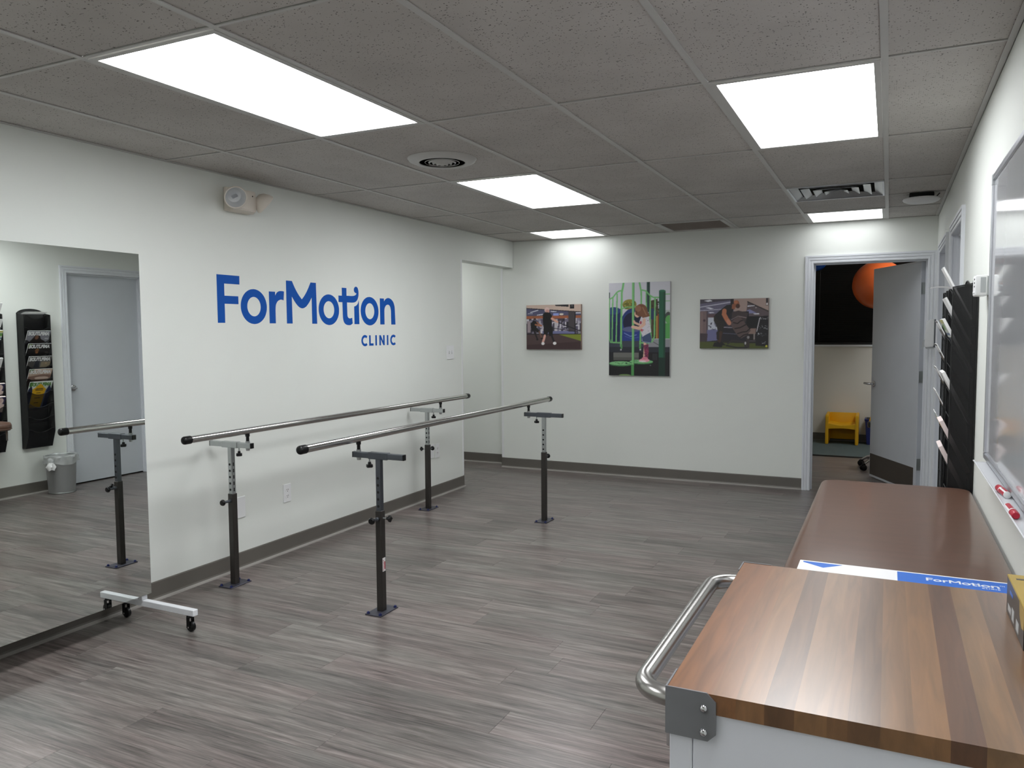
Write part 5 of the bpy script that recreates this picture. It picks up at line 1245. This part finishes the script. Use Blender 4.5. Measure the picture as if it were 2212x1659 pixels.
for a, b in zip(rings, rings[1:]):
    for k in range(56): bm.faces.new((a[k], a[(k + 1) % 56], b[(k + 1) % 56], b[k]))
bm.faces.new(rings[0][::-1]); obj('liner', bm, M['bag'], t, True)
bm = B(); ka = R(246); kc = Vector((bxc + .150 * math.cos(ka), byc + .150 * math.sin(ka), .300))
sphere(bm, kc + Vector((0, 0, .012)), .026, 14, 10, (1, 1, .8))
for v in bm.verts: v.co += (v.co - kc) * .18 * math.sin(v.co.z * 400 + v.co.x * 300)
kn = obj('knot', bm, M['bag'], t, True)
bm = B(); rr_ = []
for z, r_ in ((.0, .013), (-.018, .026), (-.045, .036), (-.072, .030)):
    rr_.append([bm.verts.new(kc + Vector((r_ * (1 + .25 * math.sin(5 * a + z * 90)) * math.cos(a), r_ * (1 + .25 * math.sin(5 * a + z * 90)) * math.sin(a), z + .004 * math.sin(4 * a)))) for a in [2 * math.pi * i / 20 for i in range(20)]])
for a, b in zip(rr_, rr_[1:]):
    for k in range(20): bm.faces.new((a[k], a[(k + 1) % 20], b[(k + 1) % 20], b[k]))
obj('knot_tail', bm, M['paper'], kn, True)

# ================================================================== FAR ROOM
t = thing('exercise_mat', 'grey teal floor mat with a black edge in the far room', 'mat', (-.1, 7.0, 0))
bm = B(); box(bm, -1.68, 1.5, 6.43, 7.722, .0005, .010, .002, 1); obj('mat_surface', bm, M['mat'], t)
bm = B(); prism(bm, [(6.385, .0005), (6.43, .0005), (6.43, .011), (6.42, .011)], lambda a, b, q: (q, a, b), -1.68, 1.5); obj('edge_strip', bm, M['black'], t)
zm = .0105
qx0, qx1, qy0, qy1 = -.652, -.276, 7.352, 7.712
t = thing('child_chair', 'yellow moulded plastic cube chair for children by the far window wall', 'chair', ((qx0 + qx1) / 2, (qy0 + qy1) / 2, zm))
for xa, xb in ((qx0, qx0 + .036), (qx1 - .036, qx1)):
    bm = B(); prism(bm, [(qy0, zm), (qy1, zm), (qy1, zm + .372), (qy0 + .01, zm + .362), (qy0, zm + .352)], lambda a, b, q: (q, a, b), xa, xb)
    bmesh.ops.bevel(bm, geom=bm.edges[:], offset=.006, segments=2, affect='EDGES'); obj('side_panel', bm, M['yellow'], t, True)
bm = B(); box(bm, qx0 + .034, qx1 - .034, qy1 - .036, qy1 - .002, zm + .03, zm + .368, .005, 2); obj('back_panel', bm, M['yellow'], t, True)
bm = B(); N = 12; ring = []
for i in range(N + 1):
    f = i / N; x = qx0 + .034 + (qx1 - qx0 - .068) * f; dip = .022 * math.sin(math.pi * f); lowdip = .012 * (1 - abs(2 * f - 1) ** 2)
    ring.append([bm.verts.new((x, qy0 + .006, zm + .258 - dip)), bm.verts.new((x, qy1 - .03, zm + .262 - dip * .8)), bm.verts.new((x, qy1 - .03, zm + .19 + lowdip)), bm.verts.new((x, qy0 + .006, zm + .19 + lowdip))])
for a, b in zip(ring, ring[1:]):
    for k in range(4): bm.faces.new((a[k], a[(k + 1) % 4], b[(k + 1) % 4], b[k]))
bm.faces.new(ring[0][::-1]); bm.faces.new(ring[-1]); obj('seat', bm, M['yellow'], t, True)
t = thing('toy_bin', 'blue plastic tub with a yellow handle beside the yellow cube chair', 'bin', (-.10, 7.57, zm))
bm = B(); prism(bm, [(-.185, zm), (-.02, zm), (-.0, zm + .31), (-.205, zm + .31)], lambda a, b, q: (a, q, b), 7.47, 7.70); 
bmesh.ops.bevel(bm, geom=bm.edges[:], offset=.008, segments=2, affect='EDGES'); obj('tub', bm, M['navy'], t, True)
bm = B(); box(bm, -.212, .006, 7.463, 7.707, zm + .296, zm + .316, .004, 2); obj('rim', bm, M['navy'], t, True)
bm = B(); box(bm, -.19, -.012, 7.48, 7.69, zm + .317, zm + .3175); obj('opening', bm, M['dark'], t)
bm = tube(B(), [(-.165, 7.458, zm + .22), (-.160, 7.445, zm + .27), (-.135, 7.46, zm + .36), (-.08, 7.50, zm + .40), (-.03, 7.53, zm + .36)], .009, 10); obj('handle', bm, M['yellow'], t, True)
# balls hung from the ceiling in front of the blind
def ball(c, r, m, label):
    t = thing('exercise_ball', label, 'ball', c, 'exercise balls hung in the far room')
    bm = B(); sphere(bm, c, r, 64, 40, (1, 1, .985))
    for v in bm.verts:
        d = v.co - Vector(c); lat = d.z / r
        if abs(lat) < .22: v.co = Vector(c) + d * (1 + .0035 * math.sin(lat * 150))
    obj('ball_skin', bm, m, t, True)
    bm = lathe(B(), [(0, r * .985 + .016), (.012, r * .985 + .014), (.016, r * .985), (.012, r * .985 - .01), (0, r * .985 - .01)], c, n=16); obj('plug', bm, M['white'], t, True)
    bm = tube(B(), [(c[0], c[1], c[2] + r * .985 + .012), (c[0], c[1], H2)], .003, 6); obj('hanging_cord', bm, M['cable'], t)
ball((-.085, 7.2, 1.953), .290, M['orange'], 'big orange exercise ball behind the open door')
ball((-.795, 7.2, 2.285), .150, M['ballblue'], 'blue exercise ball peeking in at the top of the doorway')
# rolling stool, mostly behind the door leaf
sx_, sy_ = .028, 5.76
t = thing('rolling_stool', 'chrome based wheeled stool half hidden behind the open door', 'stool', (sx_, sy_, 0))
for k in range(5):
    a = R(221.6 - 72 * k); u = Vector((math.cos(a), math.sin(a), 0)); c0 = Vector((sx_, sy_, 0))
    bm = tube(B(), [c0 + u * .02 + Vector((0, 0, .128)), c0 + u * .10 + Vector((0, 0, .125)), c0 + u * .19 + Vector((0, 0, .105)), c0 + u * .25 + Vector((0, 0, .068))], [.022, .019, .015, .012], 14); lg = obj('leg', bm, M['chrome'], t, True)
    wv = Vector((-u.y, u.x, 0)); cc = c0 + u * .262 + Vector((0, 0, .0295))
    for s in (-1, 1):
        bm = tube(B(), [cc + wv * (.006 * s), cc + wv * (.008 * s), cc + wv * (.020 * s), cc + wv * (.023 * s)], [.024, .029, .029, .024], 18); obj('wheel', bm, M['black'], lg, True)
    bm = tube(B(), [cc - wv * .006 + Vector((0, 0, .012)), cc + wv * .006 + Vector((0, 0, .012))], .026, 16); obj('wheel_hood', bm, M['black'], lg, True)
bm = tube(B(), [(sx_, sy_, .10), (sx_, sy_, .15), (sx_, sy_, .152), (sx_, sy_, .42)], [.034, .034, .022, .018], 20); obj('gas_column', bm, M['chrome'], t, True)
bm = lathe(B(), [(0, .42), (.155, .42), (.172, .434), (.174, .466), (.165, .482), (.08, .49), (0, .49)], (sx_, sy_, 0), n=36); obj('seat', bm, M['black'], t, True)
